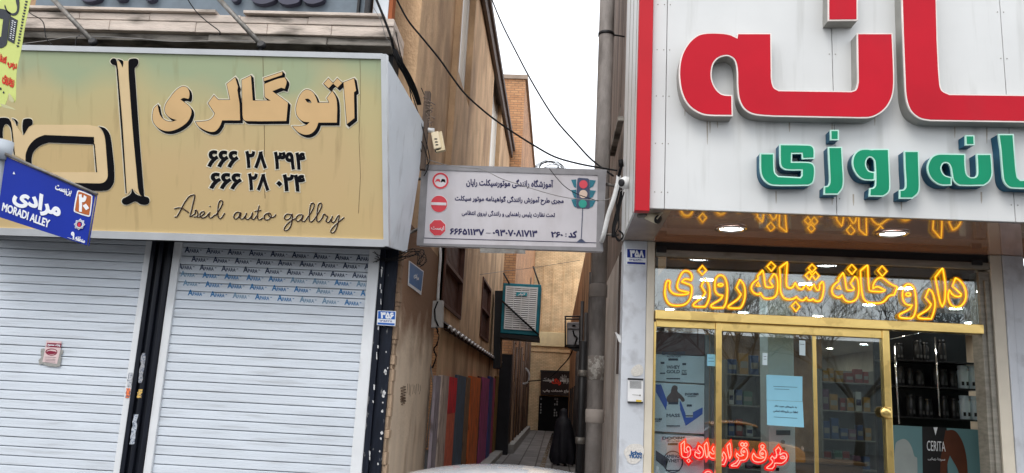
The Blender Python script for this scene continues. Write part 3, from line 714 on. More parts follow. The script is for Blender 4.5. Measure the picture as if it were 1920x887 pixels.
# ------------------------------------------------------------------ sign with channel letters above the ledge
yU = 9.15
mb = MB(); a = U(62, 28, yU); b_ = U(697, -40, yU); mb.box(a.x, b_.x, yU, yU + .12, U(400, 30, yU).z, U(400, -150, yU).z, .01)
US = thing('upper_shop_sign', 'slate grey shop sign above the stone ledge, cut off by the top edge', 'sign', (-4, yU, 5.8))
build('board', mb, M('slate_blue_board', srgb(104, 116, 126), .5, var=.12, scale=3, dirt=.4, dcol=srgb(70, 76, 84), dscale=4, dlo=.5), US)
pU = PY(yU)
for s_ in ('470,-60* 516,-60* 517,-4 500,6 482,6 470,-2', '522,-60* 560,-60* 562,0 545,8 530,7 521,0', '568,-60* 606,-60* 608,-3 592,6 577,6 567,-2', '148,-60* 188,-60* 188,-6 175,2 158,2 148,-5', '212,-60* 235,-60* 236,-6 225,0 214,-5', '268,-60* 290,-60* 291,-6 280,1 269,-5', '430,-60* 447,-60* 448,-4 440,3 431,-3'):
    mb = MB(); mb.pxshape(pU, s_, (0, 0, 1), .09, .09); build('letter', mb, M('dark_purple_letter', srgb(62, 62, 78), .35, var=.1), US)
mb = MB(); mb.box(U(672, 10, yU).x, U(676, 10, yU).x, yU - .06, yU + .01, U(400, 30, yU).z, U(400, -150, yU).z); mb.box(U(688, 10, yU).x, U(694, 10, yU).x, yU - .1, yU + .13, U(400, 31, yU).z, U(400, -150, yU).z)
build('end_trim', mb, m_blackmetal, US)
one('white_corner_panel', MB().box(U(697, 20, yU).x, U(726, 20, yU).x, yU + .05, yU + .2, zt1 + .06, zt1 + 2.2), M('pale_panel', (.62, .66, .7), .5, var=.05), 'pale panel standing on the ledge end beside the slate sign', 'panel')
one('terracotta_strip', MB().box(U(727, 20, yU).x, U(734, 20, yU).x, yU + .04, yU + .2, zt1 + .06, zt1 + 2.2), M('terracotta', srgb(150, 84, 50), .8), 'narrow terracotta strip between the pale panel and the brown wall', 'trim')

# braces
def brace(p0, y0, p1, y1, lab):
    mb = MB(); a = U(*p0, y0); b_ = U(*p1, y1); mb.tube([a, b_], .03, 8)
    t = thing('steel_brace', lab, 'brace', tuple(b_), 'steel rods bracing the painted sign'); build('rod', mb, m_rust, t)
    mb = MB(); mb.lathe(b_, [(.05, -.03), (.055, 0), (.04, .03)], 12, (0, -1, .3)); mb.tube([b_, b_ + V3(0, .02, -.1)], .02, 6); build('end_fixing', mb, m_blackmetal, t)
brace((88, -14), 8.75, (174, 78), 8.7, 'grey steel rod crossing the ledge near the yellow banner')
brace((405, -8), 8.75, (490, 84), 8.7, 'grey steel rod crossing the ledge above the middle of the tan sign')

# ------------------------------------------------------------------ street name sign and banner, near the camera on the left
YN = 4.6; pN = Plane((0, YN, H), (1, 0, 0), (0, -1, 0))
NB = (0, 280, 4.668)
def nb(x, y): return (NB[0] + x/NB[2], NB[1] + y/NB[2])
ST = thing('street_sign', 'blue tilted name plate reading Moradi Alley on a grey pole', 'street sign', tuple(U(0, 420, YN)))
m_blue = M('sign_blue', srgb(4, 40, 148), .45, var=.08, scale=3, spec=.2)
m_swhite = M('sign_white', (.75, .77, .8), .45, var=.03)
plate = [nb(48, 60), nb(838, 398), nb(765, 842), nb(-28, 586)]
mb = MB(); mb.pxquad(pN, plate, 0, .018); build('plate', mb, m_blue, ST, .002)
mb = MB(); a, b_ = pN.px3(*nb(40, 38), .005), pN.px3(*nb(850, 396), .005); mb.tube([a, b_], .011, 6); a2, b2_ = pN.px3(*nb(840, 398), 0), pN.px3(*nb(766, 842), 0); mb.tube([a2, b2_], .004, 6)
build('edge_rail', mb, m_rust, ST)
def nq(*p): return [nb(*c) for c in p]
mb = MB()
mb.text(pN, 'مرادی', nq((133, 318), (533, 460), (511, 622), (111, 480)), .004, .003, True, bold=.05, res=4)
mb.text(pN, 'MORADI ALLEY', nq((28, 468), (437, 620), (425, 686), (16, 534)), .004, .003, bold=.03, res=3)
mb.text(pN, 'بن‌بست', nq((490, 308), (628, 358), (615, 414), (478, 364)), .004, .003, True, bold=.03)
mb.text(pN, '۹', nq((627, 722), (652, 730), (645, 782), (620, 774)), .004, .003, bold=.05)
mb.text(pN, 'منطقه', nq((665, 752), (746, 783), (739, 820), (658, 789)), .004, .003, True, bold=.03)
mb.pxquad(pN, nq((590, 770), (690, 803), (690, 806), (590, 773)), .004, .003)
mb.pxquad(pN, nq((120, 195), (132, 218), (112, 216)), .004, .003)
build('lettering', mb, m_swhite, ST)
mb = MB(); mb.pxshape(pN, '674,372 690,358 795,398 808,415 790,575 776,590 655,550 645,532', NB, .004, .003); build('number_panel_border', mb, m_swhite, ST)
mb = MB(); mb.pxshape(pN, '684,378 694,370 790,407 797,418 780,568 772,576 662,541 656,530', NB, .006, .003); build('number_panel', mb, M('sign_brown', srgb(168, 86, 30), .4, var=.05), ST)
mb = MB(); mb.text(pN, '۲', nq((697, 402), (748, 418), (736, 548), (688, 530)), .008, .003, bold=.06); mb.text(pN, '۰', nq((738, 484), (768, 494), (766, 524), (736, 514)), .008, .003, bold=.05); build('number', mb, m_swhite, ST)
mb = MB(); c = pN.p2(*nb(700, 659)); rr = 48/NB[2]*YN/FPX
for a0 in (0, math.pi/4):
    mb.tube([pN.p3(c[0] + rr*1.05*math.cos(a0 + k*math.pi/2), c[1] + rr*1.05*math.sin(a0 + k*math.pi/2), .005) for k in range(4)], .0026, 5, True)
mb.tube([pN.p3(c[0] + rr*.62*math.cos(k*math.pi/8), c[1] + rr*.62*math.sin(k*math.pi/8), .005) for k in range(16)], .0022, 5, True)
build('emblem', mb, m_swhite, ST)
mb = MB(); mb.pxshape(pN, '682,652 690,640 702,646 706,660 700,678 686,676 678,664', NB, .005, .003); build('emblem_mark', mb, M('sign_red', srgb(200, 30, 60), .4), ST)
mb = MB(); pxp = U(-9, 320, YN).x; mb.cyl(V3(pxp, YN + .02, 0), V3(pxp, YN + .02, U(0, 262, YN).z), .036, 20); build('pole', mb, M('grey_pole_paint', (.42, .46, .5), .45, var=.08), ST)
mb = MB(); zc = U(0, 285, YN).z; mb.cyl(V3(pxp, YN + .02, zc - .05), V3(pxp, YN + .02, zc + .075), .062, 20); build('collar', mb, M('grey_pole_paint', (.42, .46, .5)), ST)

YBn = 5.2; pB = PY(YBn); BT = (0, 0, 4.222)
BN = thing('banner', 'torn lime yellow banner with black and red Persian lettering at the left edge', 'banner', tuple(U(0, 150, YBn)))
m_ban = M('lime_banner', srgb(196, 206, 120), .6, var=.06, scale=5, dirt=.3, dcol=srgb(150, 158, 90), dscale=3, dlo=.5)
mb = MB(); mb.pxshape(pB, '-160,-40* 252,-40* 197,210 166,400 132,560 126,700 124,790 112,815* 100,770* 88,790* 70,740* 56,790* 40,830* 10,845* -160,840*', BT, 0, .003, n=4)
build('cloth', mb, m_ban, BN)
mb = MB(); mb.pxshape(pB, '66,742* 74,738* 98,770* 112,800* 96,812* 70,790*', BT, .012, .002); mb.pxshape(pB, '0,820* 50,832* 90,848* 130,870* 80,862* 20,850*', BT, .02, .002); build('torn_flap', mb, M('banner_back', srgb(186, 182, 140), .7), BN)
mb = MB()
mb.pxshape(pB, '38,35* 60,85 95,105 125,95 135,60 128,25 122,-20* 150,-20* 152,40 146,90 125,118 90,120 55,95 35,55', BT, .004, .003)
mb.pxshape(pB, '-20,66* 40,76 85,100* 72,170* 58,300* 50,350 20,376 -20,380* -20,300* 8,290* 25,150* -20,140*', BT, .004, .003)
mb.pxshape(pB, '82,128* 140,160* 112,346* 60,318*', BT, .004, .003)
build('black_print', mb, M('banner_black', (.03, .035, .045), .6), BN)
def bt(*p): return [(c[0]/4.222, c[1]/4.222) for c in p]
mb = MB()
mb.text(pB, 'تلفن همراه', bt((96, 165), (108, 160), (90, 315), (72, 305)), .007, .003, True) if False else None
for x0, y0, x1, y1 in ((100, 160, 78, 312), (118, 172, 98, 325)):
    for k in range(9):
        f0 = k/9; xx = x0 + (x1-x0)*f0; yy = y0 + (y1-y0)*f0
        mb.pxquad(pB, bt((xx - 7, yy), (xx + 7, yy + 3), (xx + 6 - 2*(k % 2), yy + 10), (xx - 5 + 3*(k % 3), yy + 8)), .007, .002)
build('white_print', mb, m_swhite, BN)
mb = MB()
mb.text(pB, 'درس، انتظ', bt((0, 425), (135, 490), (126, 560), (-10, 495)), .004, .003, True, bold=.05)
mb.text(pB, 'روبروی', bt((22, 588), (112, 630), (106, 695), (16, 655)), .004, .003, True, bold=.05)
build('red_print', mb, M('banner_red', srgb(196, 52, 30), .6), BN)
mb = MB(); rndb = random.Random(5)
for k in range(16):
    f0 = k/16; xx = 208 - 72*f0; yy = 4 + 375*f0
    mb.pxquad(pB, bt((xx - 8 - rndb.random()*4, yy), (xx + 9, yy + 4), (xx + 4 + rndb.random()*6, yy + 13), (xx - 6, yy + 16)), .004, .003)
mb.pxshape(pB, '28,720* 34,730* 28,742* 20,732*', BT, .004, .003); mb.pxshape(pB, '-6,690* 10,694* 8,712* -6,708*', BT, .004, .003)
build('edge_print', mb, M('banner_black', (.03, .035, .045)), BN)

# ------------------------------------------------------------------ small things on the left shop front
pSt = PY(YW - .02)
NS = thing('notice_sticker', 'torn no parking sticker in maroon and grey stuck on the left shutter', 'sticker', tuple(U(95, 665, YW)))
SK = (60, 620, 11.09)
def fq(pl, org, *p): return [(org[0] + a/org[2], org[1] + b/org[2]) for a, b in p]
mb = MB(); mb.pxshape(pSt, '190,375* 260,370* 270,410* 560,400* 650,400* 640,490* 590,500* 612,560* 580,740* 520,755* 330,740* 200,690* 150,715* 135,610* 190,560* 180,440*', SK, .001, .002); build('torn_backing', mb, M('old_glue_grey', srgb(150, 150, 146), .8, var=.2, scale=40), NS)
mb = MB(); mb.pxquad(pSt, fq(0, SK, (300, 205), (620, 225), (590, 400), (520, 690), (215, 650), (265, 420)), .004, .002); build('paper', mb, M('sticker_paper', srgb(212, 190, 190), .7, var=.08, scale=30), NS)
mb = MB(); mb.pxquad(pSt, fq(0, SK, (315, 250), (612, 268), (598, 355), (300, 338)), .006, .002); mb.pxshape(pSt, '278,440 330,385 420,372 500,395 525,440 500,490 420,518 330,500', SK, .006, .002, holes=('300,440 345,400 420,388 485,405 508,440 485,478 420,502 340,485',)); mb.pxshape(pSt, '305,448 360,420 430,425 500,445 480,475 390,488 330,475', SK, .007, .002)
build('maroon_print', mb, M('sticker_maroon', srgb(128, 24, 54), .6), NS)
mb = MB(); mb.text(pSt, 'پارک ممنوع', fq(0, SK, (330, 268), (585, 284), (580, 338), (325, 322)), .009, .002, True, bold=.05); build('heading', mb, m_swhite, NS)
mb = MB()
for y in (545, 585, 615, 645): mb.pxquad(pSt, fq(0, SK, (265 + y % 20, y), (500 - y % 30, y + 8), (500 - y % 30, y + 16), (265 + y % 20, y + 8)), .006, .002)
build('small_print', mb, M('faint_print', srgb(110, 90, 96), .7), NS)
# paper scraps on the rail and post
for k, (xx, yy, w_, h_, c, lab) in enumerate(((243, 712, 8, 26, (190, 192, 196), 'shredded white label on the rail left of the black post'), (240, 737, 8, 18, (226, 120, 70), 'orange label scrap on the rail left of the black post'), (266, 690, 7, 56, (150, 152, 156), 'long shredded poster strip high on the black post'),
                                               (262, 738, 8, 16, (206, 170, 90), 'yellow label scrap on the black post'), (251, 805, 8, 56, (172, 178, 186), 'shredded blue and white poster strip low on the black post'))):
    pl = PY(YW - .075 if k > 1 else YW - .056); mb = MB(); rs = random.Random(k + 20)
    sx = -.13
    outl = []
    n = 9
    for i in range(n): f0 = i/(n-1); outl.append((xx - w_/2 + sx*(f0-.5)*h_ + rs.uniform(-1.2, 1.2), yy - h_/2 + f0*h_))
    for i in range(n): f0 = 1 - i/(n-1); outl.append((xx + w_/2 + sx*(f0-.5)*h_ + rs.uniform(-1.2, 1.2), yy - h_/2 + f0*h_))
    mb.pxquad(pl, outl, .002, .002)
    one('paper_scrap', mb, M('scrap_%d' % k, srgb(*c), .8, var=.25, scale=60, dirt=.8, dcol=srgb(70, 84, 110), dscale=45, dlo=.52, dhi=.56), lab, 'paper scrap')
m_nblue = M('plaque_blue', srgb(26, 92, 178), .35, var=.04); m_nblue2 = M('plaque_deep_blue', srgb(22, 46, 128), .35, var=.04)
def plaque(Y, q, digits, mblue, lab, small):
    pl = PY(Y); c = U(*q[0], Y)
    t = thing('house_number_plate', lab, 'number plate', tuple(c))
    tl, tr, br, bl = [np.array(p, float) for p in q]
    def P(a, b): return tuple((tl*(1-a) + tr*a)*(1-b) + (bl*(1-a) + br*a)*b)
    mb = MB(); mb.pxquad(pl, q, 0, .012); build('plate', mb, m_swhite, t, .002)
    mb = MB(); mb.pxquad(pl, [P(.04, .04), P(.96, .04), P(.96, .56), P(.04, .56)], .003, .002); mb.pxquad(pl, [P(.04, .82), P(.96, .82), P(.96, .95), P(.04, .95)], .003, .002); build('blue_field', mb, mblue, t)
    mb = MB(); mb.text(pl, digits, [P(.2, .13), P(.86, .13), P(.86, .5), P(.2, .5)], .006, .002, bold=.06, res=4); build('number', mb, m_swhite, t)
    mb = MB(); mb.text(pl, small, [P(.15, .64), P(.8, .64), P(.8, .75), P(.15, .75)], .003, .002, bold=.02, res=2); build('postcode', mb, m_nblue2, t)
plaque(YW - .07, [(708, 582), (742.5, 583.5), (741, 611.5), (706.5, 609.5)], '۳۵۶', m_nblue, 'blue and white number plate 356 by the closed shutter', '۱۳۵۶۲۱۱')
# alley name plate on the pier
pPier = PXL(XC + .022)
t = thing('alley_plate', 'small blue alley name plate fixed askew on the stained beige pier', 'plate', tuple(pPier.px3(780, 520)))
q = [(768, 489), (794.5, 508.5), (790, 553), (766, 535)]
mb = MB(); mb.pxquad(pPier, q, .012, .01); build('plate', mb, m_swhite, t)
mb = MB(); mb.pxquad(pPier, [(769, 491.5), (793.5, 510), (789.6, 546), (767.5, 530.5)], .015, .002); build('blue_field', mb, M('plaque_dull_blue', srgb(44, 108, 164), .4, var=.1, scale=12), t)
mb = MB(); mb.text(pPier, 'مرادی', [(777, 510), (786, 517), (785, 528), (776, 521)], .018, .002, True, bold=.04); build('lettering', mb, m_swhite, t)
mb = MB(); rs = random.Random(40)
def scr(pts, r): mb.tube([pPier.px3(*p, .002) for p in smooth([q + (False,) for q in pts], False, 4)], r, 4)
scr([(756 + 4.5*math.sin(k*2.1) + rs.uniform(-1, 1), 724 + k*1.7) for k in range(22)], .0035); scr([(756 + 5*math.cos(k*1.7) + rs.uniform(-1, 1), 730 + k*1.5) for k in range(18)], .003)
for k in range(8):
    x = 764 + k*3.4; y = 722 + rs.uniform(-3, 3); scr([(x, y), (x + rs.uniform(-1.5, 1), y + 8), (x - rs.uniform(0, 2), y + rs.uniform(14, 22))], .0018)
one('wall_scribble', mb, M('scribble_brown', srgb(96, 70, 52), .8), 'brown scribbled graffiti on the lower part of the beige pier', 'graffiti')
# junction box and conduit on the alley wall
t = thing('junction_box', 'grey junction box with a white conduit above it on the pier edge', 'junction box', tuple(UX(818, 590, XC)))
pJ = PY(12.2); mb = MB(); mb.hexa([pJ.px3(*p) for p in ((811, 564), (830, 563), (829, 613), (808, 614))], [pJ.px3(*p) + V3(0, .16, 0) for p in ((811, 564), (830, 563), (829, 613), (808, 614))]); build('box', mb, M('grey_box', (.46, .45, .43), .5, var=.1), t, .006)
mb = MB(); mb.tube([pJ.px3(x, y, .012) for x, y in ((821, 565), (815, 580), (816, 598), (822, 612))], .012, 6); build('crack_cable', mb, m_cable, t)
mb = MB(); mb.tube([pJ.px3(x, y, -.03) for x, y in smooth(parse('821,565 822,540 824,510 826,480 825,465'), False, 4)], .022, 8); build('conduit', mb, m_whitepipe, t)
mb = MB(); rs = random.Random(2)
for k in range(3): mb.tube([pJ.px3(x + rs.uniform(-1.5, 1.5), y, -.01) for x, y in smooth(parse('818,614 822,628 820,645 813,655 817,668 811,690'), False, 4)], .007, 5)
build('loose_wires', mb, m_cable, t)

# ------------------------------------------------------------------ driving school sign across the alley mouth
YD = 9.75; pD = PY(YD); DZ = (770, 290, 4.669)
def dz(*p): return fq(0, DZ, *p)
DS = thing('driving_school_sign', 'grey metal box sign for a motorcycle driving school across the alley mouth', 'sign', tuple(U(960, 390, YD)))
m_dface = M('sign_pale_lilac', srgb(196, 192, 196), .5, var=.04, scale=3, dirt=.35, dcol=srgb(160, 152, 150), dscale=3, dstretch=(1, 1, .3), dlo=.5)
qf = [(793, 309), (1137, 320), (1130, 470), (783, 458)]
mb = MB(); mb.hexa([pD.px3(*p) for p in qf], [pD.px3(*p) + V3(0, .17, 0) for p in qf]); build('box', mb, m_dface, DS, .004)
m_dframe = M('sign_frame_grey', srgb(132, 130, 132), .45, metal=.2, var=.12, scale=6)
mb = MB()
for q in ([(789, 308), (1138, 318), (1137, 329), (790, 318)], [(782, 456), (1131, 464), (1131, 472), (781, 460)], [(790, 318), (803, 318), (794, 457), (781, 457)], [(1121, 328), (1136, 328), (1130, 464), (1118, 464)]):
    mb.flat(pD, [orient([pD.p2(x, y, .012) for x, y in q])], .012 + .001*len(mb.f) % .004, .03)
build('frame', mb, m_dframe, DS)
m_dnavy = M('sign_navy_print', srgb(36, 34, 78), .5, var=.05)
mb = MB()
for (a, b_) in (((150, 138), (115, 730)), ((115, 730), (1636, 772)), ((1636, 772), (1651, 178))): mb.tube([pD.px3(*dz(a)[0], .003), pD.px3(*dz(b_)[0], .003)], .0042, 4)
build('border_line', mb, m_dnavy, DS)
mb = MB()
for s_, q, bo in (('آموزشگاه رانندگی موتورسیکلت رایان', ((488, 205), (1246, 224), (1246, 300), (488, 281)), .035), ('مجری طرح آموزش رانندگی گواهینامه موتور سیکلت', ((388, 352), (1338, 376), (1338, 444), (388, 420)), .035), ('تحت نظارت پلیس راهنمایی و رانندگی نیروی انتظامی', ((448, 484), (1262, 504), (1262, 560), (448, 540)), .03)):
    mb = MB(); mb.text(pD, s_, dz(*q), .004, .003, True, bold=bo, res=4); build('lettering', mb, m_dnavy, DS)
for s_, q in (('۶۶۶۵۱۱۳۷', ((346, 646), (640, 654), (640, 704), (346, 696))), ('۰۹۳۰۷۰۸۱۷۱۳', ((722, 656), (1106, 666), (1106, 718), (722, 708))), ('۲۶۰', ((1232, 676), (1330, 679), (1330, 724), (1232, 721)))):
    mb = MB(); mb.text(pD, s_, dz(*q), .004, .003, bold=.04, res=4); build('phone_number', mb, m_dnavy, DS)
mb = MB(); mb.text(pD, 'کد', dz((1385, 668), (1452, 670), (1452, 725), (1385, 723)), .004, .003, True, bold=.05)
mb.pxquad(pD, dz((660, 684), (700, 685), (700, 689), (660, 688)), .004, .003)
for y in (694, 714): mb.pxquad(pD, dz((1355, y - 4), (1364, y - 4), (1364, y + 4), (1355, y + 4)), .004, .003)
build('code_lettering', mb, m_dnavy, DS)
def circ(cx, cy, r, n=28, sx=1): return ' '.join('%.2f,%.2f' % (cx + r*sx*math.cos(2*math.pi*k/n), cy + r*math.sin(2*math.pi*k/n)) for k in range(n))
def disc(mb, c, r, off, org=DZ, pl=pD, sx=1, hole=None): mb.pxshape(pl, circ(*c, r, sx=sx), org, off, .003, n=1, holes=(circ(*c, hole, sx=sx),) if hole else ())
m_sred = M('print_red', srgb(206, 62, 72), .5, var=.05); m_swh = M('print_white', srgb(214, 208, 210), .5)
mb = MB(); disc(mb, (261, 228), 74, .004); disc(mb, (248, 431), 76, .004); mb.pxshape(pD, ' '.join('%.1f,%.1f*' % (235 + 81*math.cos(R_(22.5 + 45*k)), 640 + 78*math.sin(R_(22.5 + 45*k))) for k in range(8)), DZ, .004, .003); build('icon_ground', mb, m_swh, DS)
mb = MB(); disc(mb, (261, 228), 71, .007, hole=55); disc(mb, (248, 431), 72, .007); mb.pxshape(pD, ' '.join('%.1f,%.1f*' % (235 + 74*math.cos(R_(22.5 + 45*k)), 640 + 72*math.sin(R_(22.5 + 45*k))) for k in range(8)), DZ, .007, .003)
mb.pxshape(pD, '216,232* 222,222* 228,212* 252,213* 258,224* 258,240* 250,240* 248,234* 226,233* 224,240* 216,239*', DZ, .007, .003); build('red_icon', mb, m_sred, DS)
mb = MB(); mb.pxquad(pD, dz((178, 416), (312, 420), (312, 444), (178, 440)), .010, .003); mb.text(pD, 'ایست', dz((180, 622), (292, 625), (292, 668), (180, 660)), .010, .003, True, bold=.02, res=3); build('white_icon', mb, m_swh, DS)
mb = MB(); mb.pxshape(pD, '262,236* 268,224* 274,213* 296,214* 303,226* 304,244* 296,244* 293,237* 272,236* 270,243* 262,242*', DZ, .007, .003); build('black_icon', mb, m_ink, DS)
mb = MB(); mb.pxshape(pD, '1460,212 1475,202* 1550,208* 1566,220* 1568,462* 1558,472* 1458,468* 1450,455*', DZ, .007, .003); mb.pxquad(pD, dz((1502, 470), (1509, 470), (1496, 748), (1489, 748)), .007, .003); mb.pxshape(pD, '1448,770* 1465,755 1480,742 1505,742 1520,756 1540,772*', DZ, .007, .003); build('traffic_light_print', mb, M('print_slate', srgb(64, 72, 96), .5, var=.1), DS)
mb = MB()
for y in (220, 310, 392):
    mb.pxshape(pD, '1405,%d* 1450,%d* 1450,%d* 1430,%d*' % (y, y - 4, y + 72, y + 62), DZ, .006, .003); mb.pxshape(pD, '1622,%d* 1568,%d* 1568,%d* 1595,%d*' % (y + 6, y, y + 72, y + 60), DZ, .006, .003)
build('visor_print', mb, M('print_teal', srgb(40, 110, 126), .5, var=.2, scale=30), DS)
for c, col, nm in (((1512, 260), (206, 70, 84), 'red'), ((1511, 345), (206, 182, 166), 'amber'), ((1506, 430), (44, 150, 134), 'green')):
    mb = MB(); disc(mb, c, 36, .011); build('lamp_print', mb, M('print_lamp_' + nm, srgb(*col), .5, var=.08), DS)
mb = MB(); mb.hexa([pD.px3(900, 465, .02), pD.px3(985, 468, .02), pD.px3(985, 476, .02), pD.px3(900, 474, .02)], [pD.px3(900, 465, -.1), pD.px3(985, 468, -.1), pD.px3(985, 476, -.1), pD.px3(900, 474, -.1)]);
build('mount_plate', mb, m_rust, DS)
for p_, q_ in ((pD.px3(783, 430, -.1), U(760, 440, YW + .15)), (pD.px3(790, 335, -.1), U(760, 340, YW + .15)), (pD.px3(1134, 345, -.1), U(1160, 350, YD + .1)), (pD.px3(1131, 440, -.1), U(1160, 440, YD + .1))):
    mb = MB(); mb.tube([p_, q_], .02, 6); build('bracket', mb, m_rust, DS)
# coil of wires on the sign
t = thing('wire_coil', 'tangled coil of thin black wire lying on top of the driving school sign', 'wire coil', tuple(U(1032, 316, YD + .08)))
rs = random.Random(11); mb = MB()
for k in range(9):
    c = (1030 + rs.uniform(-6, 8), 317 + rs.uniform(-1, 3)); ra = rs.uniform(18, 29); rb = rs.uniform(9, 19)
    mb.tube([U(c[0] + ra*math.cos(a) + rs.uniform(-.8, .8), c[1] - rb*abs(math.sin(a))*(1 if math.sin(a) > 0 else .15) + rs.uniform(-.6, .6), YD + .03 + .012*k) for a in [2*math.pi*i/22 for i in range(22)]], .0035, 4, True)
build('strands', mb, m_cable, t)

# ------------------------------------------------------------------ alley buildings
B2 = thing('alley_house', 'orange brown house standing out into the alley behind the brown building', 'building', (-1.3, 26, 0))
X2 = U(982, 200, 26).x; zt2 = U(965, 140, 26).z
mb = MB(); mb.box(-6, X2, 26.4, 45.9, 0, zt2 - .1); build('wall', mb, m_plaster3, B2)
mb = MB(); mb.box(-6, X2, 26.15, 26.397, 0, zt2 - .1); build('front_wall', mb, m_plaster3x, B2)
mb = MB(); mb.box(-6, X2 + .08, 26.1, 46, zt2 - .099, zt2 + .05); build('roof_coping', mb, M('grey_coping', srgb(150, 134, 120), .8), B2)
mb = MB(); rs = random.Random(4)
for k in range(9):
    y = 26.6 + k*2.1; mb = MB(); mb.tube([V3(X2 + .05, y, 0), V3(X2 + .05, y, rs.uniform(3, 8))], .045 if k % 2 else .03, 8)
    build('wall_pipe', mb, M('alley_pipes', srgb(110, 92, 80), .6, var=.2), B2)
mb = MB()
for k in range(5):
    y = 27.5 + k*3.4; mb = MB(); mb.box(X2, X2 + .04, y, y + 1.1, .1, 2.3 + .2*(k % 2)); build('door', mb, m_plaster2, B2)
    mb = MB(); mb.box(X2, X2 + .05, y + .1, y + 1.0, 3.6, 5.2); build('window', mb, m_plaster2, B2)
mb = MB(); mb.box(X2, X2 + .22, 26.4, 44, 0, .3, .02); mb.box(XA, XA + .3, 13, 25.9, 0, .14, .02); build('base_step', mb, m_kerb, B2)
mb = MB(); mb.box(XA + .06, X2 + .06, 25.6, 26.1, 0, 3.1); build('dark_gate', mb, M('dark_gate_paint', (.018, .018, .022), .5, var=.3), B2)
# end of the alley
YE = 46.0
B3 = thing('end_building', 'sand brick building closing the far end of the alley', 'building', (0, YE, 0))
m_brick = bricks('sand_brick', srgb(232, 206, 164), srgb(222, 192, 150), srgb(196, 168, 130), 1, .24, .08, .012)
mb = MB(); mb.box(-6, 6, YE, YE + 6, 0, U(1050, 470, YE).z + 1.2); build('wall', mb, m_brick, B3)
mb = MB(); mb.box(-6, 6, YE - .14, YE - .003, U(1050, 651, YE).z, U(1050, 624, YE).z, .03); build('cornice', mb, M('cornice_cream', srgb(230, 214, 170), .8, var=.08), B3)
mb = MB(); mb.box(-6, 6, YE - .07, YE - .003, U(1050, 661, YE).z, U(1050, 657, YE).z)
for px_ in (1018, 1036, 1056, 1074): mb.box(U(px_, 560, YE).x - .03, U(px_, 560, YE).x + .03, YE - .03, YE - .002, U(1050, 620, YE).z, U(1050, 500, YE).z)
build('brick_band', mb, M('brick_band_tan', srgb(212, 184, 144), .9), B3)  # bands a little darker than the sand brick
a = U(1011, 742, YE); b_ = U(1077, 808, YE)
mb = MB(); mb.box(a.x, b_.x, YE - .05, YE - .002, 0, a.z); build('door', mb, M('black_door', (.005, .005, .006), .6, spec=.1), B3)
mb = MB(); rs = random.Random(9)
for px_ in (1014, 1040, 1044):
    for k in rs.sample(range(7), 5): mb.box(U(px_, 760, YE).x - .03, U(px_, 760, YE).x + .03 + rs.uniform(0, .03), YE - .06, YE - .052, U(px_, 746 + k*5.2, YE).z, U(px_, 749.5 + k*5.2, YE).z)
build('door_print', mb, M('door_white_print', (.22, .22, .22), .6), B3)
pE = PY(YE - .3)
t = thing('alley_shop_sign', 'dark maroon sign with white Persian lettering over the black door at the alley end', 'sign', tuple(U(1045, 742, YE - .3)))
mb = MB(); mb.pxquad(pE, [(1014, 697), (1074, 699), (1073, 742), (1014, 740)], 0, .2); build('board', mb, M('maroon_board', srgb(40, 28, 27), .6, var=.2), t)
mb = MB(); mb.text(pE, 'فروشگاه', [(1018, 708), (1038, 709), (1038, 717), (1018, 716)], .02, .01, True, bold=.05); mb.text(pE, 'چاپ و تبلیغات', [(1050, 703), (1073, 704), (1072, 722), (1050, 720)], .02, .01, True, bold=.05); mb.text(pE, 'انواع خدمات چاپ', [(1018, 730), (1070, 731), (1070, 737), (1018, 736)], .02, .01, True, bold=.05); build('lettering', mb, M('sign_grey_white', (.5, .48, .46), .6), t)
mb = MB(); mb.text(pE, 'رنگ', [(1035, 710), (1051, 711), (1051, 722), (1035, 721)], .022, .01, True, bold=.08); build('red_lettering', mb, M('sign_red_print', srgb(200, 60, 40), .6), t)
mb = MB(); mb.pxquad(pE, [(1013, 694), (1077, 696), (1077, 699), (1013, 697)], .05, .3); build('canopy', mb, m_blackmetal, t)
# right side of the alley
XR = .80
B4 = thing('pharmacy_building', 'pharmacy building on the right with glazed gold framed shop front', 'building', (3, YW, 0))
m_greywall = M('grey_brown_render', srgb(146, 132, 124), .9, var=.15, scale=3, stretch=(1, 2, .3), bump=.4, dirt=.7, dcol=srgb(70, 62, 58), dscale=3, dstretch=(1, 2, .2), dlo=.45)
mb = MB(); mb.box(XR, 1.2, YW + .31, 15.5, 0, 12.5); build('alley_wall', mb, m_greywall, B4)
mb = MB(); mb.box(XR - .03, XR + .002, YW + .75, 10.5, 2.15, 3.7); mb2 = MB(); mb2.box(XR - .012, XR + .1, YW + .302, 13.5, 0, 3.75); build('lower_render', mb2, M('pale_render', srgb(214, 208, 202), .9, var=.1, scale=2, bump=.4, dirt=.5, dcol=srgb(150, 140, 130), dscale=2.5, dstretch=(1, 1, .35), dlo=.46), B4)
build('wall_patch', mb, M('dark_wall_patch', srgb(74, 62, 58), .8, var=.2), B4)
mb = MB(); a = U(1162, 140, YW + .8); mb.box(XR - .14, XR - .06, YW + .35, 11.4, U(1160, 252, 10.4).z, U(1160, 252, 10.4).z + .06); mb.hexa([V3(XR - .1, YW + .4, 5.5), V3(XR - .1, YW + .5, 5.5), V3(XR - .06, 12.0, 5.2), V3(XR - .06, 11.9, 5.2)], [V3(XR - .1, YW + .4, 5.6), V3(XR - .1, YW + .5, 5.6), V3(XR - .06, 12.0, 5.3), V3(XR - .06, 11.9, 5.3)])
build('ledge', mb, m_stone2, B4)
B5 = thing('low_alley_building', 'low dark building on the right side behind the drainpipe', 'building', (1, 16, 0))
mb = MB(); mb.box(XR - .05, 5, 15.6, 45.9, 0, 6.2); build('wall', mb, m_plaster2, B5)
mb = MB(); rs = random.Random(8)
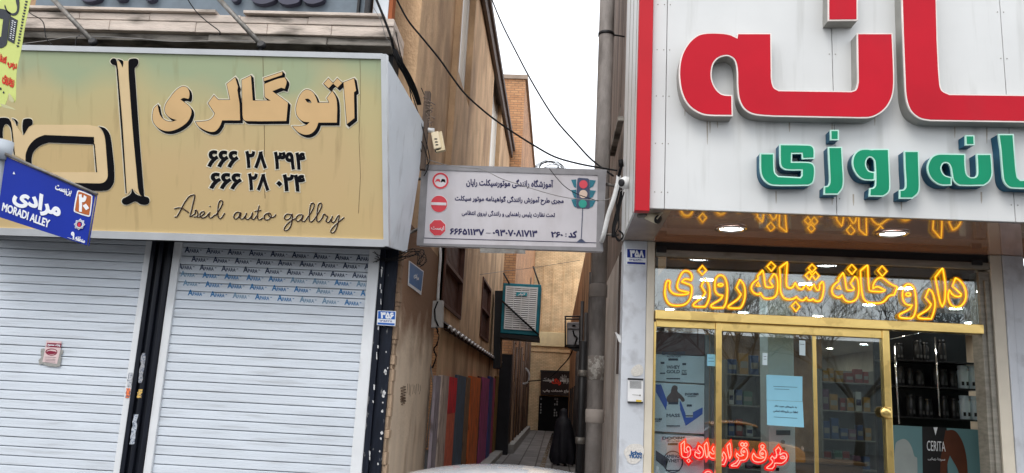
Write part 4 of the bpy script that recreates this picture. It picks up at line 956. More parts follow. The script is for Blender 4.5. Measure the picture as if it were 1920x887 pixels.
for k in range(10):
    y = 16 + k*1.2; mb = MB(); mb.tube([V3(XR - .12, y, 0), V3(XR - .12, y, rs.uniform(2.2, 4.6))], .05, 8)
    build('wall_pipe', mb, M('dark_pipes', (.05, .048, .05), .5, var=.3), B5)
mb = MB()
for k in range(6):
    y = 18.5 + k*4; mb = MB(); mb.box(XR - .1, XR - .052, y, y + 1.2, .05, 2.3)
    build('door', mb, m_blackmetal, B5)
# big drainpipe
YP = 10.9; ct = U(1138, 60, YP); cb_ = U(1116, 700, YP); xp = (ct.x + cb_.x)/2
t = thing('drainpipe', 'thick grey cement drainpipe running up the right side of the alley mouth', 'pipe', (xp, YP, 0))
m_pipe = M('cement_pipe', srgb(140, 134, 130), .8, var=.2, scale=6, stretch=(1, 1, .6), bump=.5, dirt=.85, dcol=srgb(80, 74, 70), dscale=4, dstretch=(1, 1, .3), dlo=.45)
mb = MB(); rp_ = .108
mb.cyl(V3(xp, YP, 0), V3(xp, YP, 9.5), rp_, 28); build('pipe', mb, m_pipe, t)
mb = MB()
for z in (U(1110, 780, YP).z, U(1112, 545, YP).z): mb.lathe(V3(xp, YP, z), [(rp_ + .003, -.09), (rp_ + .014, -.08), (rp_ + .014, .08), (rp_ + .003, .09)], 28)
build('joint', mb, M('cement_joint', srgb(138, 130, 124), .85, var=.15), t)
mb = MB(); z = U(1137, 65, YP).z; mb.lathe(V3(xp, YP, z), [(rp_ + .003, -.022), (rp_ + .010, -.02), (rp_ + .010, .02), (rp_ + .003, .022)], 28); mb.tube([V3(xp + .1, YP, z), V3(XR, YP + .05, z)], .012, 6); build('clamp', mb, m_blackmetal, t)
one('old_poster', MB().lathe(V3(xp, YP, U(1115, 690, YP).z), [(rp_ + .004, -.16), (rp_ + .0045, 0), (rp_ + .004, .16)], 24), M('torn_paper', srgb(150, 146, 140), .9, var=.3, scale=30, dirt=.9, dcol=srgb(110, 102, 96), dscale=16, dlo=.46, dhi=.5), 'torn pale poster wrapped round the cement drainpipe', 'poster')
t = thing('downpipe', 'thin black downpipe beside the thick cement pipe in the alley', 'pipe', (xp - .1, 12.5, 0))
mb = MB(); xq = U(1092, 700, 12.5).x; mb.cyl(V3(xq, 12.5, 0), V3(xq, 12.5, U(1090, 640, 12.5).z), .06, 14); mb.cyl(V3(xq + .13, 12.6, 0), V3(xq + .13, 12.6, U(1090, 490, 12.5).z), .04, 12); build('pipe', mb, m_blackmetal, t)
mb = MB(); mb.lathe(V3(xq, 12.5, 1.2), [(.062, -.05), (.075, -.04), (.075, .04), (.062, .05)], 14); mb.lathe(V3(xq, 12.5, 2.2), [(.062, -.05), (.075, -.04), (.075, .04), (.062, .05)], 14); build('collar', mb, m_rust, t)

# evaporative cooler hung on the left wall
YK = 22.0; pK = PY(YK); KZ = (925, 500, 5.914)
t = thing('evaporative_cooler', 'teal evaporative cooler with white louvres hung on the alley wall', 'air cooler', tuple(U(978, 635, YK)))
def kz(*p): return fq(0, KZ, *p)
qk = kz((110, 180), (532, 200), (500, 770), (78, 735))
m_teal = M('teal_paint', srgb(24, 116, 132), .45, var=.15, scale=4, dirt=.4, dcol=srgb(20, 54, 66), dscale=3, dlo=.5)
mb = MB(); mb.hexa([pK.px3(*p) for p in qk], [pK.px3(*p) + V3(0, .9, 0) for p in qk]); build('casing', mb, m_teal, t, .02)
m_lou = M('louvre_white', srgb(226, 226, 226), .5, var=.06)
mb = MB()
def kp(u, v):  # face coordinates 0..1
    a = [np.array(p) for p in kz((138, 212), (495, 232), (468, 712), (116, 690))]
    return tuple((a[0]*(1-u) + a[1]*u)*(1-v) + (a[3]*(1-u) + a[2]*u)*v)
for u0, u1 in ((0, .035), (.965, 1), (.25, .275), (.49, .515), (.73, .755)): mb.flat(pK, [orient([pK.p2(*kp(u0, 0), .03), pK.p2(*kp(u1, 0), .03), pK.p2(*kp(u1, 1), .03), pK.p2(*kp(u0, 1), .03)])], .03, .03)
for v0, v1 in ((0, .04), (.965, 1)): mb.flat(pK, [orient([pK.p2(*kp(0, v0), .032), pK.p2(*kp(1, v0), .032), pK.p2(*kp(1, v1), .032), pK.p2(*kp(0, v1), .032)])], .032, .03)
build('grille_frame', mb, m_lou, t)
mb = MB(); nl = 19
for k in range(nl):
    v = .05 + .91*k/nl; a, b_ = pK.px3(*kp(.03, v), .006), pK.px3(*kp(.97, v), .006); c, d = pK.px3(*kp(.97, v + .027), .026), pK.px3(*kp(.03, v + .027), .026)
    mb.hexa([a, b_, c, d], [p + V3(0, .004, -.006) for p in (a, b_, c, d)])
build('louvre', mb, m_lou, t)
mb = MB(); mb.flat(pK, [orient([pK.p2(*kp(.02, .02)), pK.p2(*kp(.98, .02)), pK.p2(*kp(.98, .98)), pK.p2(*kp(.02, .98))])], .004, .003); build('cooling_pad', mb, M('pad_dark', (.16, .155, .15), .9), t)
mb = MB(); mb.pxquad(pK, kz((255, 285), (375, 285), (372, 325), (252, 325)), .045, .015); build('badge', mb, M('badge_teal', srgb(40, 160, 176), .4), t)
mb = MB(); mb.text(pK, 'کولر', kz((275, 292), (355, 292), (352, 320), (272, 320)), .05, .004, True, bold=.05); build('badge_lettering', mb, m_swhite, t)
mb = MB(); mb.tube([pK.px3(*kz((85, 370))[0], .1), pK.px3(*kz((505, 760))[0], .1)], .03, 6)
a0, a1_ = pK.px3(*kz((75, 740))[0], .02), pK.px3(*kz((510, 778))[0], .02); mb.hexa([a0, a1_, a1_ + V3(0, 0, -.1), a0 + V3(0, 0, -.1)], [p + V3(0, 1, 0) for p in (a0, a1_, a1_ + V3(0, 0, -.1), a0 + V3(0, 0, -.1))])
mb.tube([pK.px3(944, 512, .05), pK.px3(955, 532, .05)], .025, 6); mb.tube([pK.px3(1000, 500, -.4), pK.px3(1011, 533, -.1)], .025, 6)
build('bracket', mb, m_blackmetal, t)
mb = MB(); qx = [(928, 545), (942, 545), (938, 690), (924, 690)]; mb.hexa([pK.px3(*p, -.3) for p in qx], [pK.px3(*p, -.3) + V3(0, .6, 0) for p in qx]); build('duct', mb, m_blackmetal, t)
# caged air conditioner on the right wall
YQ = 20; pQ = PY(YQ); QZ = (990, 580, 4.931)
t = thing('caged_air_conditioner', 'grey air conditioner in a black metal cage on the right alley wall', 'air conditioner', tuple(U(1075, 650, YQ)))
def qz(*p): return fq(0, QZ, *p)
q = qz((362, 120), (478, 118), (478, 330), (362, 330)); mb = MB(); mb.hexa([pQ.px3(*p) for p in q], [pQ.px3(*p) + V3(0, .7, 0) for p in q]); build('casing', mb, M('ac_grey', srgb(150, 150, 154), .5, var=.1), t, .02)
mb = MB(); bars = [((345, 66), (345, 345)), ((478, 66), (478, 345)), ((345, 66), (478, 66)), ((345, 90), (478, 90)), ((345, 345), (478, 345)), ((345, 335), (478, 335))]
for a, b_ in bars:
    for y in (.12, -.75): mb.tube([pQ.px3(*qz(a)[0], y), pQ.px3(*qz(b_)[0], y)], .02, 5)
for c in ((345, 66), (478, 66), (345, 345), (478, 345)): mb.tube([pQ.px3(*qz(c)[0], .12), pQ.px3(*qz(c)[0], -.75)], .02, 5)
build('cage', mb, m_blackmetal, t)
mb = MB(); mb.tube([pQ.px3(x, y, .03) for x, y in fq(0, QZ, *[p[:2] for p in parse('418,195 425,235 455,262 440,300 432,330')])], .02, 5); mb.tube([pQ.px3(x, y, .02) for x, y in qz((410, 150), (440, 150))], .02, 5); mb.tube([pQ.px3(x, y, .02) for x, y in qz((365, 182), (476, 182))], .01, 5); build('hose', mb, m_cable, t)
mb = MB(); q = qz((345, 345), (540, 345), (540, 380), (440, 390)); mb.hexa([pQ.px3(*p, .1) for p in q], [pQ.px3(*p, -.75) for p in q]); build('bracket', mb, m_blackmetal, t)

# ------------------------------------------------------------------ woman in a chador
def person(x, y, h):
    k = h/1.6
    me = bpy.data.meshes.new('person'); o = bpy.data.objects.new('person', me); COL.objects.link(o); o.location = (x, y, 0)
    J = {'pelvis': (0, 0, .86), 'waist': (0, .01, 1.0), 'chest': (0, .02, 1.2), 'neck': (0, .04, 1.36), 'head0': (0, .06, 1.44), 'head': (0, .07, 1.53),
         'hl': (-.09, 0, .84), 'kl': (-.1, .1, .48), 'al': (-.1, .02, .08), 'tl': (-.1, .16, .04), 'hr': (.09, 0, .84), 'kr': (.1, -.02, .48), 'ar': (.1, -.14, .1), 'tr': (.1, -.02, .04),
         'sl': (-.17, .02, 1.28), 'el': (-.2, .08, 1.04), 'wl': (-.08, .24, 1.0), 'gl': (-.02, .28, 1.02), 'sr': (.17, .02, 1.28), 'er': (.2, .06, 1.04), 'wr': (.1, .24, .98), 'gr': (.04, .28, 1.0)}
    RD = {'pelvis': .15, 'waist': .125, 'chest': .14, 'neck': .055, 'head0': .075, 'head': .09, 'hl': .09, 'kl': .06, 'al': .04, 'tl': .035, 'hr': .09, 'kr': .06, 'ar': .04, 'tr': .035, 'sl': .06, 'el': .045, 'wl': .03, 'gl': .03, 'sr': .06, 'er': .045, 'wr': .03, 'gr': .03}
    names = list(J); E_ = [('pelvis', 'waist'), ('waist', 'chest'), ('chest', 'neck'), ('neck', 'head0'), ('head0', 'head'), ('pelvis', 'hl'), ('hl', 'kl'), ('kl', 'al'), ('al', 'tl'), ('pelvis', 'hr'), ('hr', 'kr'), ('kr', 'ar'), ('ar', 'tr'), ('chest', 'sl'), ('sl', 'el'), ('el', 'wl'), ('wl', 'gl'), ('chest', 'sr'), ('sr', 'er'), ('er', 'wr'), ('wr', 'gr')]
    me.from_pydata([tuple(c*k for c in J[n]) for n in names], [(names.index(a), names.index(b)) for a, b in E_], [])
    md = o.modifiers.new('skin', 'SKIN'); sv = me.skin_vertices[0].data
    for i, n in enumerate(names): sv[i].radius = (RD[n]*k, RD[n]*k); sv[i].use_root = (n == 'pelvis')
    o.modifiers.new('sub', 'SUBSURF').render_levels = 2
    me.materials.append(M('dark_clothes', (.012, .012, .014), .8))
    # the chador: one draped sheet over head and body, seen from behind
    mb = MB(); n = 40
    prof = [(.07, .30, .0), (.22, .36, .0), (.45, .35, .0), (.7, .31, .0), (.95, .27, .01), (1.12, .245, .015), (1.24, .22, .02), (1.32, .165, .03), (1.38, .12, .045), (1.46, .115, .06), (1.53, .112, .065), (1.59, .085, .065), (1.62, .045, .065), (1.63, .004, .065)]
    base = Vector((x, y, 0)); ring0 = len(mb.v)
    for z, r, oy in prof:
        for j in range(n):
            a = 2*math.pi*j/n; amp = max(0, (1.25 - z))*.12
            f = 1 + amp*(math.sin(7*a + 1.3*z) + .5*math.sin(13*a - z))
            hem = .03*math.sin(3*a)*(1 if z < .1 else 0)
            mb.v.append(base + Vector((r*f*math.cos(a)*1.05 + .05*(1-z/1.6), r*f*.82*math.sin(a) + oy, z + hem))*1 if False else base + Vector((k*(r*f*math.cos(a)*1.05 + .05*(1-z/1.6)), k*(r*f*.82*math.sin(a) + oy), k*(z + hem))))
    for i in range(len(prof)-1):
        for j in range(n):
            mb.f.append((ring0+i*n+j, ring0+i*n+(j+1) % n, ring0+(i+1)*n+(j+1) % n, ring0+(i+1)*n+j)); mb.sm.append(True)
    build('chador', mb, M('black_chador', (.012, .012, .017), .6, var=.3, scale=6), o)
    for sx, dy in ((-.1, .1), (.1, -.06)):
        mb = MB(); mb.lathe(base + V3(sx*k, dy*k, .002), [(.045, 0), (.05, .02), (.045, .05), (.03, .075), (.002, .085)], 14)
        for i, v in enumerate(mb.v): mb.v[i] = Vector((v.x, base.y + dy*k + (v.y - base.y - dy*k)*2.2, v.z))
        build('shoe', mb, M('black_shoe', (.01, .01, .01), .4), o)
    tag(o, 'person in a long black chador walking away down the alley', 'person'); return o
wp = UZ(1053, 873, 0.012)
person(wp.x, wp.y, 1.52)

# ------------------------------------------------------------------ pharmacy front
ZS = U(1320, 458, YW).z                # soffit height
YF = 7.72                              # front of the sign box
XF = U(1190, 380, YF).x
GR = .12
XL0 = xw(1168, 520); XL1 = xw(1212, 520); XL2 = xw(1227, 600)
XRj = xw(1838, 620); XRc = xw(1861, 640); XRd = xw(1906, 520)
m_colw = M('white_cladding', srgb(196, 200, 206), .45, var=.06, scale=3, stretch=(1, 1, .5), bump=.1, dirt=.5, dcol=srgb(150, 150, 154), dscale=6, dlo=.52, dhi=.7)
m_colb = M('beige_strip', srgb(206, 198, 182), .45, var=.06)
mb = MB(); mb.box(XL0, XL1 - .003, YW - .06, YW + .3, GR, ZS - .003, .006); build('column', mb, m_colw, B4)
mb = MB(); mb.box(XL1, XL2 - .012, YW - .055, YW + .3, GR, ZS - .003, .006); build('column_trim', mb, m_colb, B4)
mb = MB(); xr1 = XRc + (XRd-XRc)*.42
mb.box(XRc, XRc + .13, YW - .06, YW + .3, GR, ZS - .003, .006); build('column_trim', mb, m_colb, B4)
mb = MB(); mb.box(XRc + .134, XRd - .10, YW - .075, YW + .3, GR, ZS - .003, .006); mb.box(XRd - .096, XRd + .06, YW - .06, YW + .3, GR, ZS - .003, .006); build('column', mb, m_colw, B4)
m_dark = M('dark_bronze', (.06, .055, .05), .4, metal=.4, var=.2)
mb = MB(); mb.box(XRj + .003, XRc - .003, YW - .03, YW + .2, GR, ZS - .2, .008); mb.box(XRj + .05, XRj + .09, YW - .06, YW - .031, GR, ZS - .3, .006); build('side_jamb', mb, m_greyrail, B4)
# soffit: glossy brown composite panels
m_soff = M('glossy_brown_soffit', srgb(176, 132, 108), .07, var=.1, scale=2, dirt=.25, dcol=srgb(140, 112, 96), dscale=3, dstretch=(.3, 2, 1), dlo=.5, spec=.9, coat=.6)
m_soffg = M('grey_soffit', srgb(140, 128, 120), .25, var=.1, scale=3, dirt=.3, dcol=srgb(110, 98, 90), dscale=5, dlo=.5)
sj = U(1240, 425, (YF + YW)/2).x
mb = MB(); mb.box(sj + .006, 10.5, YF + .01, YW + .1, ZS, ZS + .02); build('soffit', mb, m_soff, B4)
mb = MB(); mb.box(XF + .02, sj, YF + .01, YW + .1, ZS, ZS + .02); build('soffit', mb, m_soffg, B4)
# shutter housing, rail
mb = MB(); mb.box(XL2, XRj + .2, YW - .02, YW + .25, U(1229, 468, YW).z, ZS - .002); build('shutter_housing', mb, M('housing_black', (.014, .014, .016), .4, var=.2), B4)
pH = PY(YW - .021); mb = MB(); mb.text(pH, 'MORPHOMETRIC STUDY ON 25 PARTICIPANTS AFTER DAILY APPLICATION FOR 90 DAYS', [(1330, 452.5), (1513, 461.5), (1513, 465), (1330, 456)], .003, .001, bold=.01, res=2); build('housing_print', mb, M('grey_print', (.35, .35, .35), .6), B4)
zr1 = U(1229, 469, YW).z; zr0 = U(1229, 479, YW).z
mb = MB(); mb.box(XL2, XRj + .15, YW - .05, YW + .02, U(1229, 481, YW).z, U(1229, 468.5, YW).z - .002, .005); build('shutter_rail', mb, m_greyrail, B4)
mb = MB()
for px_, py_ in ((1240, 468), (1832, 492)):
    c = U(px_, py_, YW - .06); mb.box(c.x - .06, c.x + .06, YW - .075, YW - .052, c.z - .035, c.z + .035, .012)
build('rail_bracket', mb, m_blackmetal, B4)
zg0 = U(1227, 600, YW).z; zg1 = U(1227, 582, YW).z
m_gold = M('brushed_gold', (.95, .67, .24), .28, metal=1., var=.08, scale=2, bump=.12, bscale=5, dirt=.3, dcol=(.4, .25, .08), dscale=3, dlo=.56, dhi=.6)
mb = MB(); mb.box(XL2, XRj - .01, YW - .1, YW + .06, zg0 + .004, zg1 - .002, .006); build('gold_beam', mb, m_gold, B4)
# upper glazing and lower doors
m_glass = glass('shop_glass', (.86, .95, .96), .14)
mb = MB(); mb.box(XL2 + .002, XRj, YW + .02, YW + .03, zg1 + .002, U(1229, 480, YW).z - .01); build('transom_glass', mb, m_glass, B4)
def zat(px_, py_): return U(px_, py_, YW).z
xm0 = xw(1341, 740); xm1 = xw(1352, 740); xs0 = xw(1525, 740); xs1 = xw(1532, 740); xp0 = xw(1656, 740); xp1 = xw(1669, 740)
zh0 = zat(1350, 621); zh1 = zat(1350, 605)
mb = MB(); mb.box(XL2 - .008, XL2 + .02, YW - .03, YW + .05, GR, zg0 - .02, .004); mb.box(XL2 + .022, xm0 - .002, YW - .02, YW + .05, zat(1280, 615), zat(1280, 599), .004); build('fixed_light', mb, m_gold, B4)
mb = MB(); mb.box(XL2 + .022, xm0 - .002, YW + .01, YW + .02, GR, zat(1280, 615) - .002); build('side_glass', mb, m_glass, B4)
D1 = MB(); D1.box(xm0, xm1, YW - .04, YW + .05, GR, zh1, .006); D1.box(xm1 + .001, xp0 - .001, YW - .035, YW + .045, zh0, zh1, .006); D1.box(xp0, xp1, YW - .045, YW + .05, GR, zh1 + .01, .006)
dr = build('sliding_door', D1, m_gold, B4)
mb = MB(); mb.box(xs0, xs1, YW - .01, YW + .03, GR, zh0 - .002, .004); build('stile', mb, m_gold, dr)
mb = MB(); mb.box(xm1 + .001, xs0 - .001, YW + .005, YW + .015, GR, zh0 - .002); mb.box(xs1 + .001, xp0 - .001, YW + .005, YW + .015, GR, zh0 - .002); build('pane', mb, m_glass, dr)
lk = U(1660, 773, YW - .06); mb = MB(); mb.lathe(lk, [(.06, 0), (.062, .015), (.05, .028), (.02, .034)], 20, (0, -1, 0)); mb.box(lk.x, lk.x + .07, YW - .085, YW - .05, lk.z - .07, lk.z + .06, .015); build('lock', mb, m_gold, dr)
# shop interior
m_int = M('interior_cream', (.5, .45, .37), .7, var=.1); m_ceil = M('interior_ceiling', (.45, .41, .37), .6, var=.05)
mb = MB(); YI = 27.0; ZC = U(1400, 514, YW + .35).z
mb.face([V3(1.3, YI, GR), V3(8, YI, GR), V3(8, YI, ZC), V3(1.3, YI, ZC)]); mb.face([V3(1.3, YW + .35, GR), V3(1.3, YI, GR), V3(1.3, YI, ZC), V3(1.3, YW + .35, ZC)]); mb.face([V3(8, YW + .35, GR), V3(8, YI, GR), V3(8, YI, ZC), V3(8, YW + .35, ZC)])
build('interior_wall', mb, m_int, B4)
mb = MB(); mb.box(1.3, 8, YW + .36, YI, ZC, ZC + .05); build('interior_ceiling', mb, m_ceil, B4)
mb = MB(); mb.box(1.3, 8, YW + .3, YW + .355, ZC - .01, ZS - .05); build('bulkhead', mb, M('bulkhead_brown', srgb(92, 74, 62), .35, var=.1), B4)
mb = MB(); mb.box(1.3, 8, YW + .06, YI, .06, GR); build('interior_floor', mb, M('interior_floor_tile', (.25, .24, .23), .2, var=.1), B4)
m_lamp = M('lamp_white', (.9, .9, .88), .5, emit=60., ecol=(1, .93, .8)); m_lampb = M('lamp_cool', (.9, .9, .9), .5, emit=60, ecol=(.85, .94, 1))
def lamp(x, y, z, r, m, lab, group):
    t = thing('ceiling_light', lab, 'ceiling light', (x, y, z), group)
    mb = MB(); mb.lathe(V3(x, y, z), [(r, 0), (r*1.18, -.004), (r*1.22, -.012), (r*1.0, -.014), (r*.97, -.004)], 20, caps=False); build('trim', mb, m_frame, t)
    mb = MB(); mb.lathe(V3(x, y, z), [(r*.96, -.006), (r*.5, -.008), (.001, -.009)], 20); build('diffuser', mb, m, t)
for i in range(5):
    for j in range(9):
        lamp(1.9 + i*1.25 + .2*(j % 2), 10.4 + j*1.75, ZC - .001, .09, m_lamp if (i + j) % 3 else m_lampb, 'round downlight in the pharmacy ceiling seen through the shop glass', 'downlights in the pharmacy ceiling')
# white pillar with switch panel inside
pP = PY(YW + .5)
t = thing('interior_pillar', 'pale pillar with switches standing just inside the glass door', 'pillar', tuple(U(1466, 887, YW + .5)))
a = U(1441, 760, YW + .5); b_ = U(1490, 760, YW + .5); mb = MB(); mb.box(a.x, b_.x, YW + .5, YW + .9, GR, ZC - .01, .01); build('shaft', mb, M('pillar_pale', srgb(206, 214, 208), .5, var=.05), t)
mb = MB(); mb.pxquad(pP, [(1456, 807), (1482, 807), (1482, 816), (1456, 816)], .02, .02); mb.pxquad(pP, [(1467, 839), (1472, 839), (1472, 844), (1467, 844)], .015, .015); mb.pxquad(pP, [(1455, 877), (1461, 877), (1461, 883), (1455, 883)], .02, .02); build('switch', mb, m_blackmetal, t)
mb = MB(); mb.pxshape(pP, circ(1468, 829, 4), (0, 0, 1), .012, .01, n=1); build('thermostat', mb, m_greyrail, t)
# cartons of supplements behind the side window
def carton(y0, y1, lab, dark=False):
    Yc = YW + .25; pc = PY(Yc); x0 = U(1229, 700, Yc).x; x1 = U(1321, 700, Yc).x
    t = thing('display_carton', lab, 'carton', tuple(U(1275, y1, Yc)), 'stacked supplement cartons')
    mb = MB(); mb.box(x0, x1, Yc, Yc + .42, U(1275, y1, Yc).z + .004, U(1275, y0, Yc).z, .006)
    build('box', mb, M('carton_white', srgb(222, 230, 238), .5, var=.05), t); return t, pc
m_cnavy = M('carton_navy', srgb(30, 36, 66), .5); m_cblue = M('carton_blue', srgb(28, 84, 190), .45, var=.06); m_cjar = M('carton_jar', srgb(220, 226, 232), .5); m_cskin = M('carton_brown', srgb(96, 66, 64), .6, var=.3, scale=25)
CZ = (1220, 640, 3.592)
def cz(*p): return fq(0, CZ, *p)
def jar(pc, t, x0, y0, x1, y1, word, off=.004):
    mb = MB(); w_ = x1-x0; mb.pxshape(pc, '%f,%f* %f,%f* %f,%f %f,%f* %f,%f* %f,%f' % (x0 + w_*.1, y0 + 16, x1 - w_*.1, y0 + 16, x1, y0 + 32, x1, y1, x0, y1, x0, y0 + 32), CZ, off, .002); build('jar_print', mb, m_cjar, t)
    mb = MB(); mb.pxquad(pc, cz((x0 + w_*.14, y0), (x1 - w_*.14, y0), (x1 - w_*.14, y0 + 15), (x0 + w_*.14, y0 + 15)), off, .002); mb.pxquad(pc, cz((x0, y1 - 14), (x1, y1 - 14), (x1, y1 - 6), (x0, y1 - 6)), off + .002, .002)
    for k, wd in enumerate(word): mb.text(pc, wd, cz((x0 + 2, y0 + 48 + 30*k), (x1 - 2, y0 + 48 + 30*k), (x1 - 2, y0 + 70 + 30*k), (x0 + 2, y0 + 70 + 30*k)), off + .002, .001, bold=.03, res=2)
    build('jar_print', mb, m_cnavy, t)
def brandmark(pc, t, x0, x1, y, h):
    mb = MB(); mb.text(pc, 'DOOBIS', cz((x0, y), (x1, y), (x1, y + h), (x0, y + h)), .004, .002, bold=.05, res=2); mb.text(pc, 'NUTRITION', cz((x0 + (x1-x0)*.2, y + h*1.25), (x1 - (x1-x0)*.2, y + h*1.25), (x1 - (x1-x0)*.2, y + h*1.9), (x0 + (x1-x0)*.2, y + h*1.9)), .004, .002, bold=.03, res=2)
    build('print', mb, m_cnavy, t)
c_, pc = carton(666, 717.5, 'top white carton printed with a large jar of whey in the side window')
jar(pc, c_, 106, 115, 198, 262, ('WHEY', 'GOLD')); jar(pc, c_, 62, 138, 98, 225, ('',)); jar(pc, c_, 208, 146, 244, 232, ('CYC',))
c_, pc = carton(719.5, 812, 'middle white carton with blue chevrons and a seated athlete print')
mb = MB(); mb.pxshape(pc, '35,290* 70,290* 110,400* 110,475* 35,340*', CZ, .004, .002); mb.pxshape(pc, '196,400* 205,410* 240,500* 350,445* 350,490* 236,570* 196,450*', CZ, .004, .002); build('chevron_print', mb, m_cblue, c_)
mb = MB(); mb.pxshape(pc, '140,320 150,300 170,298 182,312 180,335 205,360 230,395 215,408 190,385 185,412 120,412 108,395 110,375 135,345', CZ, .006, .002); build('figure_print', mb, m_cskin, c_)
jar(pc, c_, 106, 410, 198, 580, ('', 'MASS'), .008); jar(pc, c_, 236, 425, 284, 512, ('',), .008); brandmark(pc, c_, 232, 322, 348, 15); brandmark(pc, c_, 20, 76, 518, 13)
c_, pc = carton(816, 905, 'bottom white carton printed with an amino jar in a ring')
brandmark(pc, c_, 80, 232, 643, 18); jar(pc, c_, 102, 685, 196, 880, ('', 'AMINO', 'WHEY'), .004)
mb = MB(); ccx = cz((150, 812))[0]; mb.tube([pc.px3(ccx[0] + 18*math.cos(a), ccx[1] + 20*math.sin(a), .006) for a in [2*math.pi*i/32 for i in range(32)]], .006, 5, True); mb.pxshape(pc, '35,735* 120,790* 105,860* 35,800*', CZ, .004, .002); build('ring_print', mb, m_cnavy, c_)
Yc = YW + .22; pc = PY(Yc)
t = thing('header_panel', 'dark maroon header panel with shop lettering above the white cartons', 'panel', tuple(U(1275, 665, Yc)))
mb = MB(); mb.box(U(1229, 640, Yc).x, U(1321, 640, Yc).x, Yc, Yc + .4, U(1275, 664, Yc).z, U(1275, 622, Yc).z, .005); build('panel', mb, M('maroon_panel', srgb(84, 48, 48), .5, var=.2, scale=6), t)
brandmark(pc, t, 80, 232, 70, 20)
t = thing('side_stand', 'tall grey stand edge to the right of the white cartons', 'stand', tuple(U(1328, 887, Yc + .2)))
mb = MB(); mb.box(U(1323, 700, Yc).x, U(1331, 700, Yc).x, Yc + .05, Yc + .5, GR, U(1275, 625, Yc).z, .005); mb.box(U(1333, 800, Yc + .5).x, U(1339, 800, Yc + .5).x, Yc + .5, Yc + .6, GR, 2.8, .005); build('panel', mb, M('stand_grey', (.2, .22, .24), .5, var=.2), t)
# shelving with jars on the right
Ys = YW + 1.15; pS2 = PY(Ys)
t = thing('display_shelf', 'black shelf unit with chrome uprights in the right bay of the pharmacy', 'shelf unit', tuple(U(1745, 887, Ys)))
x0 = U(1668, 740, Ys).x; x1 = U(1850, 740, Ys).x
mb = MB(); mb.box(x0, x1, Ys + .45, Ys + .5, GR, 3.2); build('back_panel', mb, M('shelf_black', (.01, .01, .011), .3, var=.2), t)
shz = [U(1745, y, Ys).z for y in (676, 725, 783)]
for z in shz: mb = MB(); mb.box(x0, x1, Ys + .02, Ys + .45, z - .02, z, .004); build('shelf', mb, M('shelf_black', (.01, .01, .011)), t)
for (pa_, pb_) in (((1677, 648), (1686, 795)), ((1753, 632), (1762, 780))):
    mb = MB(); mb.tube([pS2.px3(*pa_, .03), pS2.px3(*pb_, .03)], .011, 8); build('upright', mb, M('chrome', (.8, .8, .8), .15, metal=1., var=.02), t)
mb = MB(); mb.tube([pS2.px3(1664, 637, .05), pS2.px3(1735, 622, .05)], .007, 6); build('top_rail', mb, M('chrome', (.8, .8, .8)), t)
m_jlab = M('jar_label_grey', (.06, .06, .06), .5); m_jb = M('jar_black', (.008, .008, .009), .3, var=.1); m_jw = M('jar_white', srgb(190, 204, 208), .4, var=.05)
def tub(px_, z, r, h, body, lid, lab, grp, label_m):
    c = U(px_, 720, Ys + .2); t = thing('supplement_jar', lab, 'jar', (c.x, Ys + .2, z), grp)
    mb = MB(); mb.lathe(V3(c.x, Ys + .2, z), [(r*.92, 0), (r, .01), (r, h*.74), (r*.8, h*.82), (r*.8, h*.85)], 20); build('body', mb, body, t)
    mb = MB(); mb.lathe(V3(c.x, Ys + .2, z), [(r*.86, h*.851), (r*.88, h*.86), (r*.88, h*.99), (r*.8, h)], 20); build('lid', mb, lid, t)
    mb = MB()
    for k in range(2): mb.box(c.x - r*.7 + k*r*.8, c.x - r*.7 + k*r*.8 + r*.4, Ys + .2 - r - .003, Ys + .2 - r + .006, z + h*.14, z + h*.3)
    build('label', mb, label_m, t)
for zi, z in enumerate(shz):
    for k in (0, 1, 2, 4, 5, 6) if zi == 1 else ((1, 2, 3, 5, 6) if zi else (0, 2, 3, 5)): tub(1688 + k*16 + (k*7 % 5), z, .05 + .012*((k*5 + zi) % 3)/2, .22 + .07*((k*3 + zi*2) % 4)/3, m_jb, m_jb, 'black supplement jar standing on the black shelf unit', 'black jars on the shelf unit', m_jlab)
    for k in range(2):
        if zi: tub(1806 + k*20, z, .07, .30, m_jw, m_jw, 'white supplement jar at the right end of the shelf unit', 'white jars on the shelf unit', m_blackmetal)
t = thing('cosmetics_poster', 'teal poster with bare legs and white lettering below the black shelves', 'poster', tuple(U(1750, 887, Ys - .25)))
pC = PY(Ys - .25)
mb = MB(); mb.pxquad(pC, [(1672, 797), (1842, 806), (1846, 930), (1674, 930)], 0, .02); build('panel', mb, M('poster_teal', srgb(96, 132, 136), .5, var=.08, scale=2), t)
mb = MB(); mb.pxquad(pC, [(1729, 800), (1775, 802), (1778, 930), (1731, 930)], .003, .003); build('black_band', mb, M('poster_black', (.012, .012, .013), .5), t)
PC = (1650, 600, 3.09)
mb = MB(); mb.pxshape(pC, '380,640* 430,640 465,680 490,740 505,830 512,1010* 470,1010* 455,880 405,785* 392,830 375,1010* 345,1010* 352,800*', PC, .005, .002); build('legs_print', mb, M('poster_skin', srgb(84, 46, 30), .5, var=.15, scale=4), t)
mb = MB(); mb.text(pC, 'CERITA', [(1738, 826), (1772, 828), (1773, 847), (1738, 845)], .008, .002, bold=.0, res=3); mb.pxshape(pC, '310,622* 334,622* 322,668*', PC, .008, .002); mb.text(pC, 'سریتا زیبایی', [(1740, 857), (1772, 859), (1772, 865), (1740, 863)], .008, .002, True); build('lettering', mb, m_swhite, t)
mb = MB(); mb.pxshape(pC, '90,720 130,690 160,700 185,740 200,790 215,800 215,1010* 80,1010*', PC, .005, .002); build('figure_print', mb, M('poster_grey', srgb(150, 158, 156), .6, var=.1), t)
